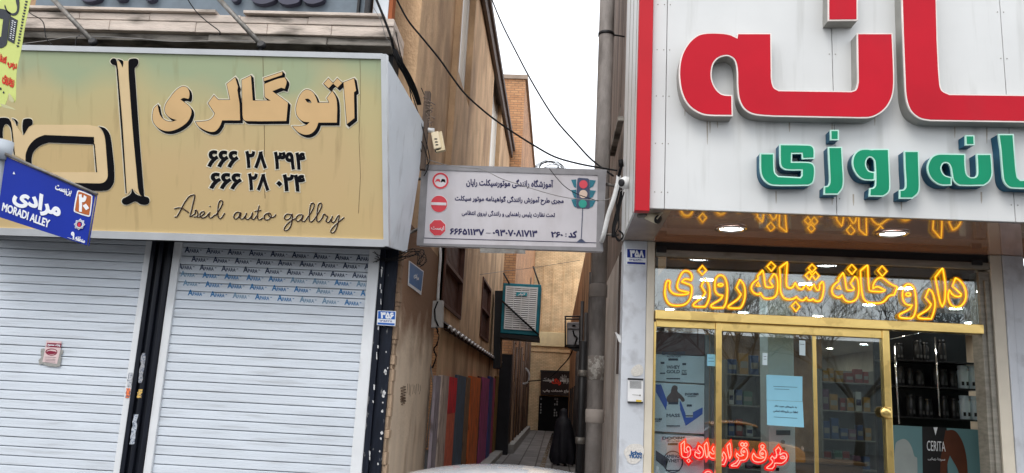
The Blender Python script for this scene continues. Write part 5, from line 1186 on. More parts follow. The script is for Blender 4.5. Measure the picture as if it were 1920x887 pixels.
# dim furniture deep inside
mb = MB(); mb.box(2.2, 4.6, 12.6, 13.2, GR, 1.05, .02); mb.box(2.15, 4.65, 12.55, 13.25, 1.052, 1.1, .01)
one('counter', mb, M('counter_wood', srgb(120, 84, 52), .4, var=.2, scale=5, stretch=(1, 1, 6)), 'wooden serving counter deep inside the pharmacy', 'counter')
m_shelfw = M('interior_shelf', srgb(120, 118, 110), .5, var=.1)
rsp = random.Random(61); packc = [(116, 44, 38), (44, 66, 104), (150, 152, 148), (60, 96, 78), (140, 104, 48), (96, 66, 84)]
def rack(pxa, pxb, Y, lab):
    x0 = U(pxa, 720, Y).x; x1 = U(pxb, 720, Y).x; t = thing('medicine_rack', lab, 'shelf unit', ((x0+x1)/2, Y, GR))
    mb = MB(); mb.box(x0, x1, Y + .4, Y + .43, GR, 2.5); build('back_panel', mb, m_shelfw, t)
    for x in (x0, x1): mb = MB(); mb.box(x - .015, x + .015, Y, Y + .399, GR, 2.5); build('side_panel', mb, m_shelfw, t)
    for z in (.5, .95, 1.4, 1.85, 2.3):
        mb = MB(); mb.box(x0 + .016, x1 - .016, Y + .005, Y + .398, z - .02, z); build('shelf', mb, m_shelfw, t)
        x = x0 + .04
        while x < x1 - .16:
            w_ = rsp.uniform(.07, .13); h = rsp.uniform(.14, .34); c = rsp.choice(packc); y = Y + rsp.uniform(.03, .09)
            p_ = thing('medicine_pack', 'small medicine carton on a pale rack inside the pharmacy', 'carton', (x + w_/2, y, z), 'medicine cartons on the racks')
            mb = MB(); mb.box(x, x + w_, y, y + .12, z + .001, z + h, .004); build('box', mb, M('pack_%d_%d' % c[:2], srgb(*c), .5, var=.08), p_)
            mb = MB(); mb.box(x + .01, x + w_ - .01, y - .003, y + .004, z + h*.3, z + h*.62); build('label', mb, m_shelfw if c[0] != 150 else m_cnavy, p_)
            x += w_ + rsp.uniform(.004, .05)
rack(1362, 1432, 12.2, 'pale medicine rack inside the door left of the blue sheets'); rack(1540, 1644, 13.4, 'pale medicine rack inside the right half of the sliding door')
rs = random.Random(14)
t = thing('wall_shelving', 'back wall shelving full of medicine packs inside the pharmacy', 'shelving', (4, 26.5, GR))
mb = MB()
for k in range(5): mb.box(1.6, 7.6, 26.5, 26.9, .6 + k*.6, .63 + k*.6)
for k in range(7): mb.box(1.6 + k, 1.63 + k, 26.5, 26.9, GR, 3.2)
build('frame', mb, m_frame, t)
for c in ((150, 60, 50), (60, 90, 150), (190, 190, 190), (70, 120, 90)):
    mb = MB()
    for k in range(40):
        x = 1.7 + rs.random()*5.8; z = .63 + .6*rs.randrange(5); h = rs.uniform(.15, .42); mb.box(x, x + rs.uniform(.06, .14), 26.55 - rs.random()*.04, 26.8, z + .001, z + h)
    o_ = build('medicine_pack', mb, M('pack_%d' % c[0], srgb(*c), .5, var=.15), t); o_['kind'] = 'stuff'
# papers on the glass
pW = PY(YW + .004)
def paper(q, m, lab, lines=(), text=()):
    t = thing('paper_notice', lab, 'notice', tuple(pW.px3(*q[0])))
    mb = MB(); mb.pxquad(pW, q, .002, .002); build('sheet', mb, m, t)
    if lines or text:
        mb = MB()
        for l in lines: mb.pxquad(pW, [(l[0], l[1]), (l[2], l[3]), (l[2], l[3] + .7), (l[0], l[1] + .7)], .004, .001)
        for s_, qq in text: mb.text(pW, s_, qq, .004, .001, True, bold=.03, res=2)
        build('print', mb, m_cnavy, t)
m_bpaper = M('blue_paper', srgb(140, 196, 216), .6, var=.04); m_wpaper = M('white_paper', srgb(206, 222, 226), .6, var=.04)
paper([(1437, 702.5), (1504.5, 706), (1504.5, 753), (1437.5, 750)], m_bpaper, 'upper of two pale blue sheets on the glass door', [(1450, 724, 1495, 726), (1452, 729, 1480, 730)])
paper([(1437.5, 750.5), (1505, 753.5), (1507.5, 801.5), (1438.5, 797)], m_bpaper, 'lower pale blue sheet on the glass door with typed lines', [(1451, 781.5, 1495, 784)], [('به داروهای مورد نظر', [(1452, 759), (1494, 762), (1494, 766), (1452, 763)]), ('لطفا در داروخانه تماس', [(1450, 768), (1496, 771), (1496, 776), (1450, 773)])])
paper([(1430, 661.5), (1439, 662), (1438.5, 685), (1429.5, 684.5)], m_wpaper, 'small white label left of the pale pillar on the glass', [(1432, 668, 1437, 668.3), (1432, 673, 1437, 673.3)])
paper([(1498.5, 638), (1510, 638.8), (1510, 667), (1499, 665.5)], m_wpaper, 'tall white label right of the pale pillar on the glass', [(1500, 645, 1508, 645.5)])
paper([(1326, 664), (1341, 664.6), (1341, 687), (1326, 686)], m_bpaper, 'small blue notice on the side window beside the door post', [(1328, 671, 1338, 671.3), (1328, 677, 1339, 677.3)])

# ------------------------------------------------------------------ neon lettering
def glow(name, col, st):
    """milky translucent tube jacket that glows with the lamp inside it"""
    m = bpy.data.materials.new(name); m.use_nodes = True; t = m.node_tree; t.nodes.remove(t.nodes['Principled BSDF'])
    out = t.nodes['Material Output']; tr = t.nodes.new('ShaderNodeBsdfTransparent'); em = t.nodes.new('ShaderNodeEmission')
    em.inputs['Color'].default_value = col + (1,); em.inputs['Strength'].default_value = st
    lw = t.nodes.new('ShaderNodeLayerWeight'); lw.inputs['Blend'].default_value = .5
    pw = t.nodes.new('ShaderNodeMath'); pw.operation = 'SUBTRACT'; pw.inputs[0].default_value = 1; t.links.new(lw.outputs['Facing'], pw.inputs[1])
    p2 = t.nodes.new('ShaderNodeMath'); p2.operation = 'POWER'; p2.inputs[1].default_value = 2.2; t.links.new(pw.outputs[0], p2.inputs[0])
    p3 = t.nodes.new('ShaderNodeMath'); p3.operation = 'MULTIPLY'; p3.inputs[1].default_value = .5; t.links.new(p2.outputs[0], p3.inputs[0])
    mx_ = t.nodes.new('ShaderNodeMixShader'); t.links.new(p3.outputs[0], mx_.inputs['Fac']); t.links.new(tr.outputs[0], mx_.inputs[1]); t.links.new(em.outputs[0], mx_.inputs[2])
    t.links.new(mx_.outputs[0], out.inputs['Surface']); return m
def neon(shapes, pl, r, mat, parent, name, off=0.):
    for org, s_, holes in shapes:
        mb = MB()
        for c in (s_,) + tuple(holes):
            mb.tube([pl.px3(x, y, off) for x, y in smooth(parse(c, *org), True, 5)], r, 8, True)
        build(name, mb, mat, parent)
def ell(cx, cy, rx, ry, n=12): return ' '.join('%.1f,%.1f' % (cx + rx*math.cos(2*math.pi*k/n), cy + ry*math.sin(2*math.pi*k/n)) for k in range(n))
N1 = (1230, 480, 6.825); N2 = (1390, 480, 6.825); N3 = (1550, 480, 6.82); N4 = (1670, 480, 6.822)
yel = [(N1, '160,315 135,330 120,400 115,480 130,550 170,610 230,632 330,630 390,605 435,550 455,480 460,410 445,375 400,355 330,330* 360,300 400,295 450,312* 462,270 440,215 390,190 345,205 310,260 280,340 272,390 290,430 350,450 420,465* 400,485 330,495 260,490 210,470 180,430 172,380 180,330', ()),
       (N1, '627,285* 665,340 687,420 685,520 660,600 630,650* 500,645 478,630 490,605 590,530 635,470* 580,385*', ('593,122* 645,185* 593,240* 543,182*',)),
       (N1, '825,245 790,260 760,310 755,400 765,460 800,495 855,505* 830,550 710,625 705,645 730,660 865,662* 895,600 910,500 912,400 895,310 865,260', (ell(825, 370, 30, 15),)),
       (N1, '1075,300* 1120,360 1140,440 1135,540 1110,620 1080,668* 940,665 925,650 940,630 1050,550 1090,490* 1030,405*', ()),
       (N2, '275,180* 210,255* 215,295* 150,350 128,410 150,460 200,490 235,490* 245,465* 260,500 300,540 390,540 440,510 462,440 465,340 450,260 415,225* 360,320* 408,390* 390,400 320,395 305,370 290,260', ('215,335* 240,390* 190,380*', '380,75* 438,130* 385,195* 330,135*')),
       (N2, '590,75* 490,150* 500,300 500,430 520,500 560,545 640,555 690,535 705,520* 730,550 780,570 815,555 830,530* 850,560 885,568 920,550* 940,570 985,580 1020,560 1045,490 1055,400 1050,350 1035,325* 1000,370* 1000,420 980,440 955,420 930,360* 900,400 880,430 855,410 830,360* 800,400 780,425 730,410 690,340* 665,390 640,410 605,405 580,380 580,200', ('905,105* 955,155* 905,210* 858,155*', '870,200* 905,248* 870,305* 818,250*', '950,200* 995,255* 950,308* 905,250*', '695,585* 748,648* 700,710* 642,640*')),
       (N3, '212,212* 150,295* 155,320* 85,385 68,450 90,500 150,530 185,520* 200,500* 215,540 260,580 330,582 380,550 405,490 410,400 395,300 362,260* 305,350* 355,420* 330,438 265,432 250,400 235,300', ('160,375* 180,425* 128,410*', '320,105* 378,170* 325,235* 268,170*')),
       (N3, '525,110* 432,190* 440,350 455,480 475,550 520,590 600,602 690,600 740,575 800,510 865,498* 905,395* 840,370 780,330 720,285 680,278 640,300 600,360 592,420* 620,400 660,395 750,440* 710,455 600,452 550,440 540,400 530,250', ('708,125* 770,195* 712,260* 655,190*',)),
       (N4, '225,360 185,380 155,450 155,540 180,600 220,625 275,630* 240,680 120,745 110,770 135,790 265,800* 300,760 325,660 322,550 310,450 280,385', (ell(225, 492, 30, 20),)),
       (N4, '490,420* 445,530* 520,620* 480,680 365,755 350,775 370,795 520,803* 550,720 568,620 555,530 530,460', ()),
       (N4, '665,150* 570,270* 600,430 630,580 660,650* 690,580 700,400 690,300', ()),
       (N4, '830,280* 790,385* 905,490* 890,515 830,515 790,490 750,435* 735,500 745,570 780,630 850,655 910,630 955,560 962,470 940,390 890,320', ())]
pNe = PY(YW - .03)
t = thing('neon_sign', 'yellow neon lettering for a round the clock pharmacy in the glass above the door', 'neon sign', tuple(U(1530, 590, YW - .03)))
neon(yel, pNe, .0076, M('neon_yellow_core', (.9, .7, .1), .4, emit=1.25, ecol=(1, .6, .035)), t, 'neon_letter')
neon(yel, pNe, .028, glow('neon_amber_halo', (1, .32, .0), .7), t, 'neon_halo', -.014)  # wider glowing shell added as a halo round the yellow tubes
N5 = (1260, 800, 8.0)
red = [(N5, '190,215* 135,265* 145,420 160,450 210,465 250,450 275,410 278,360 265,315 240,295* 210,330* 240,380* 200,385 185,370', ('250,485* 275,515* 248,540* 222,510*',)),
       (N5, '405,280* 385,335* 430,390* 400,405 350,375* 345,430 380,465 430,468 465,430 470,370 450,320', ()), (N5, '525,230* 485,275* 500,400 520,470* 540,440 540,300', ()),
       (N5, '625,295* 600,345* 645,400* 610,410 565,375* 560,430 590,470 650,470 680,430 685,370 660,320', ()), (N5, '775,375* 750,425* 770,470 740,520 700,545 690,560 780,570* 810,500 810,440', ()), (N5, '870,245* 825,290* 845,400 865,485* 885,430 880,320', ()),
       (N5, '1085,315 1050,335 1035,380 1045,410 1080,425* 1020,440 970,395* 965,440 1000,480 960,540 900,575 890,590 975,590* 1010,540 1025,510 1090,500 1125,460 1135,400 1120,345', (ell(1055, 268, 24, 26, 4), ell(1105, 270, 22, 25, 4), ell(1078, 375, 15, 12))),
       (N5, '1355,345 1325,370 1318,410 1330,440 1385,460* 1330,475 1260,450 1225,395* 1205,440 1210,490 1250,525 1330,530 1385,500 1410,440 1405,380 1385,355', (ell(1357, 300, 26, 28, 4), ell(1355, 405, 15, 12))),
       (N5, '1600,305* 1555,350* 1570,450 1540,475 1505,440* 1480,480 1510,520 1490,560 1425,610 1420,625 1500,632* 1535,590 1545,550 1640,550 1700,510 1725,450 1700,400 1650,400 1620,420 1630,350*', (ell(1660, 465, 35, 16),)),
       (N5, '500,690 540,670 580,690 590,760 520,780 480,740', ())]
pNr = PY(YW + .10)
t = thing('neon_sign', 'red lit lettering board hanging low behind the door glass', 'neon sign', tuple(U(1375, 870, YW + .1)))
neon(red, pNr, .0052, M('neon_pink_core', (.9, .4, .3), .4, emit=1.0, ecol=(1, .42, .32)), t, 'neon_letter')
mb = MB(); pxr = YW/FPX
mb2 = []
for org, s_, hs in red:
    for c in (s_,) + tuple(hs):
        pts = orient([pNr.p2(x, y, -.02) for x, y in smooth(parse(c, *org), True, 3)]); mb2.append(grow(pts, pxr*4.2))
mb.flat(pNr, mb2, -.02, .01); build('glow_backing_board', mb, M('red_acrylic_glow', srgb(190, 10, 10), .35, emit=.75, ecol=(1, .008, .006)), t)  # letters' red glow put into the board's outline and emission

# ------------------------------------------------------------------ pharmacy sign box with channel letters
PS = thing('pharmacy_sign', 'big white pharmacy sign with red and green raised Persian letters and a red end strip', 'sign', (3.5, YF, ZS))
m_pan = M('white_composite', srgb(207, 208, 207), .35, var=.05, scale=1.2, dirt=.4, dcol=srgb(150, 150, 144), dscale=4, dstretch=(1.6, 1, .14), dlo=.56, dhi=.74)
ZTOP = ZS + 4.2
joints = [xw_ for xw_ in (U(1247, 300, YF).x, U(1564, 220, YF).x, U(1888, 190, YF).x)]
xa_ = U(1219, 300, YF).x
xs = [xa_] + joints + [7.6, 10.5]
mb = MB()
for a, b_ in zip(xs, xs[1:]): mb.box(a + .003, b_ - .003, YF, YF + .04, ZS - .015, ZTOP, .003)
build('panel', mb, m_pan, PS)
mb = MB(); mb.box(XF + .03, 10.5, YF + .042, YF + .08, ZS - .01, ZTOP); build('backing', mb, m_blackmetal, PS)
mb = MB(); rs = random.Random(77); pFs = PY(YF)
for x, y, L in ((1326, 226, 46), (1331, 226, 24), (1345, 226, 14), (1480, 230, 18), (1560, 231, 26), (1640, 216, 20), (1790, 238, 22), (1850, 240, 30), (1560, 372, 12), (1690, 375, 20), (1455, 366, 16), (1600, 372, 14), (1284, 200, 18), (1840, 368, 14)):
    w_ = rs.uniform(.8, 1.6); pts = [(x - w_, y - 8), (x + w_, y - 8), (x + w_*.7 + .6, y + L*.5), (x + .6, y + L), (x - .2, y + L*.95), (x - w_*.8, y + L*.4)]
    mb.flat(pFs, [orient([pFs.p2(a, b_, .001) for a, b_ in pts])], .001, 0)
build('drip_stain', mb, M('drip_brown', srgb(168, 160, 148), .6, var=.12, scale=30), PS)
mb = MB()
for xj in [U(1219, 300, YF).x + .02] + joints:
    for k in range(9):
        z_ = ZS + .15 + k*.5
        for dx in (-.03, .03): c = V3(xj + dx, YF - .001, z_); mb.lathe(c, [(.006, 0), (.006, .002), (.003, .003)], 8, (0, -1, 0))
build('rivet', mb, m_greyrail, PS)
m_red = M('red_acrylic_face', srgb(184, 2, 32), .5, var=.1, scale=1.3, spec=.2, dirt=.25, dcol=srgb(150, 40, 48), dscale=2, dstretch=(1, 1, .3), dlo=.5)
mb = MB(); mb.box(XF, xa_ - .004, YF - .07, YF + .04, ZS - .06, ZTOP, .004); build('red_strip', mb, M('red_strip_face', srgb(182, 14, 32), .5, var=.06, scale=2, spec=.25), PS)
mb = MB(); mb.box(XF + .01, XF + .03, YF + .05, YW - .03, ZS - .005, ZTOP); build('side_cladding', mb, m_pan, PS)
mb = MB()
for k in range(3): mb.box(XF + .006, XF + .0095, YF + .3 + k*.45, YF + .312 + k*.45, ZS + .0, ZTOP)
build('side_seam', mb, m_greyrail, PS)
def channel(shapes, off, mface, mside, rimm):
    for org, s_ in shapes:
        f, sd, rm = MB(), MB(), MB()
        cons = [orient([pF.p2(x, y, off) for x, y in smooth(parse(s_, *org), True, 6)])]
        sd.flat(pF, [grow(cons[0], .004)], off - .004, off - .005); s_o = build('letter', sd, mside, PS)
        rm.flat(pF, [grow(cons[0], .006)], off - .001, .02); build('rim', rm, rimm, s_o)
        f.flat(pF, [grow(cons[0], -.007)], off + .002, .004); build('face', f, mface, s_o)
pF = PY(YF)
m_side = M('grey_return', srgb(150, 148, 142), .5, var=.12, scale=6); m_rim = M('pale_rim', srgb(226, 216, 210), .4)
C1 = (1260, 0, 3.695); C2 = (1660, 0, 3.546); C3 = (1410, 240, 6.117); C4 = (1670, 240, 6.116)
channel([(C1, '455,233* 685,233* 688,480* 690,550 705,605 740,628* 1240,635* 1275,620 1290,570* 1285,233* 1525,233* 1536,520 1530,640 1500,720 1450,775 1380,810 1300,815* 700,803* 570,790 505,755 468,690 456,600 452,480 435,415 400,388 370,384 320,400 285,440 271,510 280,570 310,625 350,655 415,662* 418,800* 240,795 170,770 110,720 70,640 53,540 55,450 75,370 120,295 180,245 240,231 340,231 400,240 450,262*'),
         (C1, '1085,-140* 1283,-140* 1283,138* 1085,140*'), (C2, '108,-140* 331,-140* 338,0* 345,280* 360,540 375,600 425,628* 1500,642* 1500,818* 300,800* 230,785 170,735 140,650 131,520 120,250*')], .17, m_red, m_side, m_rim)
m_green = M('green_acrylic_face', srgb(0, 132, 94), .5, var=.1, scale=2, spec=.2); m_gside = M('teal_return', srgb(12, 84, 112), .45, var=.12, scale=6)
m_grim = M('mint_rim', srgb(180, 220, 206), .4)
channel([(C3, '97,295* 248,295* 252,450 262,515 300,556* 555,570* 575,545* 575,480* 390,475 340,445 325,400 322,190* 630,195 685,207 711,245 713,345* 580,350* 575,290* 455,290* 452,392* 640,395 692,410 716,455 713,570 692,630 645,656* 250,655 180,630 130,580 105,520 97,450*'),
         (C3, '878,222* 1028,222* 1040,430 1048,600 1035,690 985,757* 830,757* 832,675* 872,665 893,620 888,450*'), (C3, '903,27* 990,27* 990,133* 905,133*'),
         (C3, '1405,245* 1565,245* 1576,500 1580,690 1560,742 1505,780* 1350,778* 1355,695* 1395,686 1418,650 1412,400 1395,355 1355,330 1320,350 1303,400 1310,450 1340,495 1405,510* 1402,595* 1290,590 1220,550 1170,470 1155,390 1175,310 1230,255 1310,242 1370,248'),
         (C4, '160,268* 318,268* 325,500 328,690 310,750 250,803* 105,803* 105,715* 150,708 175,670 165,450*'), (C4, '862,88* 955,88* 958,190* 865,192*'),
         (C4, '690,300* 850,302* 855,450 870,530 905,565 950,570 985,555 998,510 990,302* 1148,302* 1161,450 1160,540 1130,610 1070,655* 800,655 750,630 720,590 705,520 695,460 670,410 635,395 600,405 577,450 585,500 620,545 695,570* 695,652* 580,650 500,610 445,540 425,460 440,390 480,330 540,302 620,299'),
         (C4, '1240,75* 1405,75* 1425,350 1450,560 1485,600* 2300,608* 2300,704* 1400,686 1340,660 1300,600 1285,500 1265,250*')], .14, m_green, m_gside, m_grim)
# soffit downlights
for px_, py_, lab in ((1371, 428, 'bright recessed downlight in the brown soffit on the left'), (1673, 437, 'bright recessed downlight in the brown soffit on the right')):
    d_ = ray(px_, py_); k_ = (ZS - H)/d_[2]; x, y = d_[0]*k_, d_[1]*k_
    t = thing('recessed_light', lab, 'downlight', (x, y, ZS))
    mb = MB(); mb.lathe(V3(x, y, ZS), [(.13, -.002), (.165, -.006), (.17, -.016), (.135, -.02), (.128, -.003)], 28, caps=False); build('trim', mb, M('chrome', (.8, .8, .8)), t)
    mb = MB(); mb.lathe(V3(x, y, ZS), [(.128, -.004), (.06, -.005), (.001, -.006)], 28); build('diffuser', mb, M('downlight_white', (.9, .9, .9), .5, emit=10, ecol=(1, 1, 1)), t)
    mb = MB(); mb.lathe(V3(x, y, ZS), [(.092, -.012), (.098, -.014), (.098, -.008)], 28, caps=False); build('inner_ring', mb, m_rust, t)
# neighbour shop sliver at the right edge
mb = MB(); mb.box(XRd + .065, 8.4, YW + .02, YW + .03, GR, ZS - .6); build('neighbour_glass', mb, m_glass, B4)
mb = MB(); mb.box(XRd + .065, 8.4, YW - .03, YW + .05, ZS - .55, ZS - .3, .01); mb.box(XRd + .065, 8.4, YW + .3, YW + .5, GR, ZS - .3); build('neighbour_rail', mb, M('neighbour_panel', srgb(120, 140, 136), .6, var=.3, scale=9, stretch=(1, 1, 4)), B4)
# plate 358, intercom, sticker, remains on the white column
plaque(YW - .066, [(1174.5, 465.5), (1212, 467), (1211.5, 498), (1174.5, 496)], '۳۵۸', m_nblue2, 'dark blue number plate 358 on the white column', '۱۳۵۸۴۲۰')
pI = PY(YW - .065); IZ = (1160, 690, 4.503)
def iz(*p): return fq(0, IZ, *p)
t = thing('intercom', 'white intercom panel with speaker slots on the white column', 'intercom', tuple(pI.px3(*iz((140, 190))[0])))
mb = MB(); mb.pxquad(pI, iz((78, 98), (208, 102), (206, 288), (76, 284)), .035, .03); build('casing', mb, M('intercom_white', (.7, .7, .7), .4), t, .006)
mb = MB(); mb.pxquad(pI, iz((78, 84), (210, 90), (208, 103), (78, 98)), .045, .04); mb.pxquad(pI, iz((76, 284), (206, 288), (206, 297), (80, 293)), .04, .04)
for k in range(7): mb.pxquad(pI, iz((94, 112 + k*9), (192, 115 + k*9), (192, 119 + k*9), (94, 116 + k*9)), .037, .002)
build('slot', mb, m_blackmetal, t)
mb = MB(); mb.pxshape(pI, circ(180, 231, 7), IZ, .042, .006, n=1); mb.pxquad(pI, iz((115, 224), (170, 228), (170, 232), (115, 228)), .037, .002); build('button', mb, m_greyrail, t)
mb = MB(); mb.pxquad(pI, iz((148, 268), (194, 272), (192, 288), (146, 284)), .038, .003); build('yellow_label', mb, M('yellow_label', srgb(200, 170, 60), .6), t)
t = thing('column_sticker', 'half torn sticker with blue letters low on the white column', 'sticker', tuple(pI.px3(*iz((145, 720))[0])))
mb = MB(); mb.pxshape(pI, '50,690 90,650 150,640 200,655 215,700 205,740 160,800 110,810 75,790 65,760 45,720', IZ, .002, .002); build('old_glue', mb, M('glue_pale', srgb(206, 202, 196), .8, var=.15, scale=50), t)
mb = MB(); mb.text(pI, 'icho', iz((105, 700), (195, 706), (195, 736), (105, 730)), .005, .002, bold=.06); mb.text(pI, 'TRAN', iz((88, 734), (192, 740), (190, 764), (86, 758)), .005, .002, bold=.06); build('lettering', mb, M('sticker_blue', srgb(40, 84, 130), .6), t)
mb = MB(); mb.pxshape(pI, '105,20 140,-20 180,-30 205,0 200,50 150,70 115,60', IZ, .002, .002)
one('glue_patch', mb, M('glue_pale2', srgb(204, 200, 192), .9, var=.15, scale=60), 'pale dried glue patch above the intercom on the white column', 'glue patch')
t = thing('white_cover_plate', 'small white triangular conduit cover beside the white column', 'cover', tuple(U(1158, 632, YW)))
pv = PY(YW + .1); mb = MB(); mb.pxshape(pv, '1153,622* 1164,630* 1164,644* 1160,640*', (0, 0, 1), .02, .04); build('cover', mb, m_whitepipe, t)

# ------------------------------------------------------------------ security cameras
# bullet camera on the left pier
t = thing('security_camera', 'cream bullet security camera pointing down on the brown wall above the sign', 'security camera', tuple(U(808, 245, 9.6)))
Yc = 9.62; a = U(795, 243, Yc); b_ = U(814, 245, Yc)
mb = MB(); mb.cyl(a, b_, .03, 14); mb.lathe(a, [(.05, -.012), (.05, .012), (.03, .016)], 16, b_ - a); build('mount', mb, m_whitepipe, t)
c = U(816, 251, Yc); e_ = U(822, 282, Yc - .08); dr_ = (e_ - c)
def boxy(c, e_, w_, h_, mb):
    d = (e_ - c).normalized(); u = d.cross(Vector((0, 1, 0))).normalized(); v = d.cross(u)
    q = [u*w_ + v*h_, -u*w_ + v*h_, -u*w_ - v*h_, u*w_ - v*h_]
    mb.hexa([c + p for p in q], [e_ + p for p in q])
mb = MB(); boxy(c, e_, .05, .05, mb); build('body', mb, M('camera_cream', srgb(206, 190, 160), .5, var=.08), t, .012)
mb = MB(); boxy(c + V3(.03, -.01, .01), e_ + dr_*.08 + V3(.03, -.01, 0), .058, .02, mb); build('hood', mb, M('camera_hood', srgb(190, 174, 140), .5), t, .004)
mb = MB()
for k, (fx, fy) in enumerate(((.4, 0), (.58, .01), (.75, 0))): p = c + dr_*fx + V3(0, -.053, 0); mb.box(p.x - .018, p.x + .018, p.y - .004, p.y + .004, p.z - .008, p.z + .008)
mb.lathe(e_, [(.042, 0), (.042, .01), (.02, .012)], 14, dr_); build('lens', mb, m_blackmetal, t)
# dome camera at the end of the white sign
t = thing('security_camera', 'white turret security camera at the alley side of the white sign', 'security camera', tuple(U(1176, 343, 8.6)))
c = U(1173, 343, 8.55); mb = MB(); mb.lathe(c + V3(.1, 0, .03), [(.002, .06), (.06, .055), (.075, .03), (.078, -.06), (.07, -.1)], 22, (-1, 0, -.1)); build('base', mb, m_whitepipe, t)
mb = MB(); mb.lathe(c, [(.002, .075), (.035, .068), (.06, .045), (.072, 0), (.06, -.045), (.03, -.066), (.002, -.072)], 22, (-.7, -.7, -.2)); build('ball', mb, m_whitepipe, t)
mb = MB(); dd = Vector((-.7, -.7, -.2)).normalized(); mb.lathe(c + dd*.06, [(.04, 0), (.042, .014), (.02, .018), (.001, .018)], 18, dd); build('lens', mb, m_blackmetal, t)
mb = MB(); mb.tube([U(x, y, 8.75) for x, y in smooth(parse('1179,316 1184,312 1186,318 1183,326 1186,334'), False, 4)], .008, 6); build('lead', mb, m_whitepipe, t)
# bullet camera under the soffit
t = thing('security_camera', 'beige bullet security camera hanging under the soffit corner', 'security camera', tuple(U(1212, 395, 8.3)))
Yc = 8.1; a = U(1208, 392, Yc); b_ = U(1212, 404, Yc)
mb = MB(); mb.lathe(V3(a.x, Yc, ZS - .001), [(.07, 0), (.07, -.02), (.03, -.03)], 18); mb.tube([V3(a.x, Yc, ZS - .02), b_ + V3(-.02, 0, 0), b_], .022, 8); build('mount', mb, m_rust, t)
c = U(1214, 403, Yc); e_ = U(1233, 411, Yc - .12); dr_ = e_ - c
mb = MB(); d = dr_.normalized(); mb.lathe(c, [(.03, -.01), (.05, 0), (.052, dr_.length*.98), (.045, dr_.length)], 18, d); build('body', mb, M('camera_beige', srgb(206, 196, 170), .45), t)
mb = MB(); boxy(c + V3(0, 0, .052), e_ + d*.04 + V3(0, 0, .052), .052, .008, mb) ; build('hood', mb, M('camera_beige', srgb(206, 196, 170)), t, .003)
mb = MB(); mb.lathe(e_, [(.046, .001), (.046, .012), (.02, .014), (.001, .014)], 16, d); build('lens', mb, m_blackmetal, t)

# ------------------------------------------------------------------ cables
def cable(pts, r, m, lab, name='cable', n=5):
    """pts: px,py,depth triples"""
    P = [U(x, y, Y) for x, y, Y in pts]; out = []
    for i in range(len(P)-1):
        p0 = P[max(i-1, 0)]; p1 = P[i]; p2 = P[i+1]; p3 = P[min(i+2, len(P)-1)]
        for j in range(n):
            t = j/n; out.append(.5*((2*p1) + (p2-p0)*t + (2*p0-5*p1+4*p2-p3)*t*t + (3*p1-p0-3*p2+p3)*t**3))
    out.append(P[-1]); mb = MB(); mb.tube(out, r, 6); return one(name, mb, m, lab, 'cable')
cable([(700, -14, 8.8), (716, 24, 8.8), (733, 70, 8.85), (738, 92, 8.95)], .017, m_cable, 'thick black cable dropping past the end of the stone ledge')
cable([(742, -5, 8.6), (765, 38, 8.7), (795, 75, 8.8), (825, 112, 8.9), (848, 145, 9), (872, 176, 9.1), (900, 202, 9.2), (930, 226, 9.3), (965, 250, 9.4), (1000, 272, 9.4), (1040, 294, 9.5), (1085, 307, 9.5), (1128, 315, 9.6), (1158, 320, 9.6)], .0125, m_cable, 'black cable sagging across the brown wall to the drainpipe')
cable([(921, -4, 12), (940, 42, 11.7), (968, 98, 11.3), (1000, 158, 10.9), (1040, 222, 10.5), (1080, 268, 10.2), (1110, 300, 10), (1150, 330, 9.7)], .0115, m_cable, 'black cable crossing the white sky from the roof to the drainpipe')
cable([(783, 288, 9.6), (800, 298, 9.6), (835, 309, 9.6), (870, 314, 9.55), (905, 318, 9.55), (940, 335, 9.55), (980, 348, 9.55), (1025, 362, 9.55), (1065, 371, 9.55), (1110, 375, 9.55), (1140, 374, 9.55), (1160, 360, 9.5), (1180, 350, 9)], .0048, m_cableg, 'thin grey wire looping across the front of the driving school sign')
cable([(1030, 316, 9.6), (1045, 335, 9.6), (1062, 352, 9.58), (1085, 365, 9.58), (1122, 377, 9.58)], .0048, m_cable, 'short black wire hanging from the coil over the traffic light print')
cable([(1160, 330, 9.5), (1158, 345, 9.5), (1150, 375, 9.5), (1140, 405, 9.55), (1132, 440, 9.6), (1128, 452, 9.7)], .032, m_whitepipe, 'fat white conduit running down beside the driving school sign', 'conduit')
cable([(1170, 340, 9.6), (1162, 380, 9.6), (1152, 420, 9.6), (1150, 445, 9.6)], .026, m_cable, 'fat black hose beside the white conduit', 'hose')
for k, (dx, lab) in enumerate(((0, 'inner'), (5, 'middle'), (9, 'outer'))):
    cable([(738 + dx*.4, 92, 8.95), (746 + dx, 118, 9), (760 + dx, 142, 9.15), (775 + dx*.8, 172, 9.3), (784 + dx*.5, 196, 9.45)], .018 - .003*k, m_cable, '%s strand of the black cable bundle hanging from the ledge corner' % lab)
for k, (pts, lab) in enumerate((([(742, 60, 8.9), (752, 105, 9.1), (765, 150, 9.3), (772, 195, 9.45), (778, 240, 9.5), (790, 285, 9.55)], 'thin black wire beside the white side panel'), ([(735, 100, 8.9), (752, 130, 9.1), (772, 175, 9.3), (790, 232, 9.5), (800, 270, 9.55)], 'thin black wire along the top edge of the white side panel'),
                               ([(790, 165, 9.6), (800, 190, 9.6), (804, 215, 9.6), (798, 240, 9.6), (800, 268, 9.6), (806, 300, 9.6), (800, 310, 9.6)], 'looping black wire beside the cream camera'), ([(780, 250, 9.55), (795, 275, 9.55), (803, 310, 9.6), (795, 330, 9.65)], 'thin wire running from the white panel to the driving school sign'))):
    cable(pts, .0065, m_cable, lab)
mb = MB(); rs = random.Random(31)
for k in range(16):
    x = rs.uniform(797, 806); y = 182 + k*3.4; mb.tube([U(x, y, 9.6), U(x + rs.uniform(-5, 9), y + rs.uniform(-4, 7), 9.56), U(x + rs.uniform(-6, 12), y + rs.uniform(0, 12), 9.58)], .007, 5)
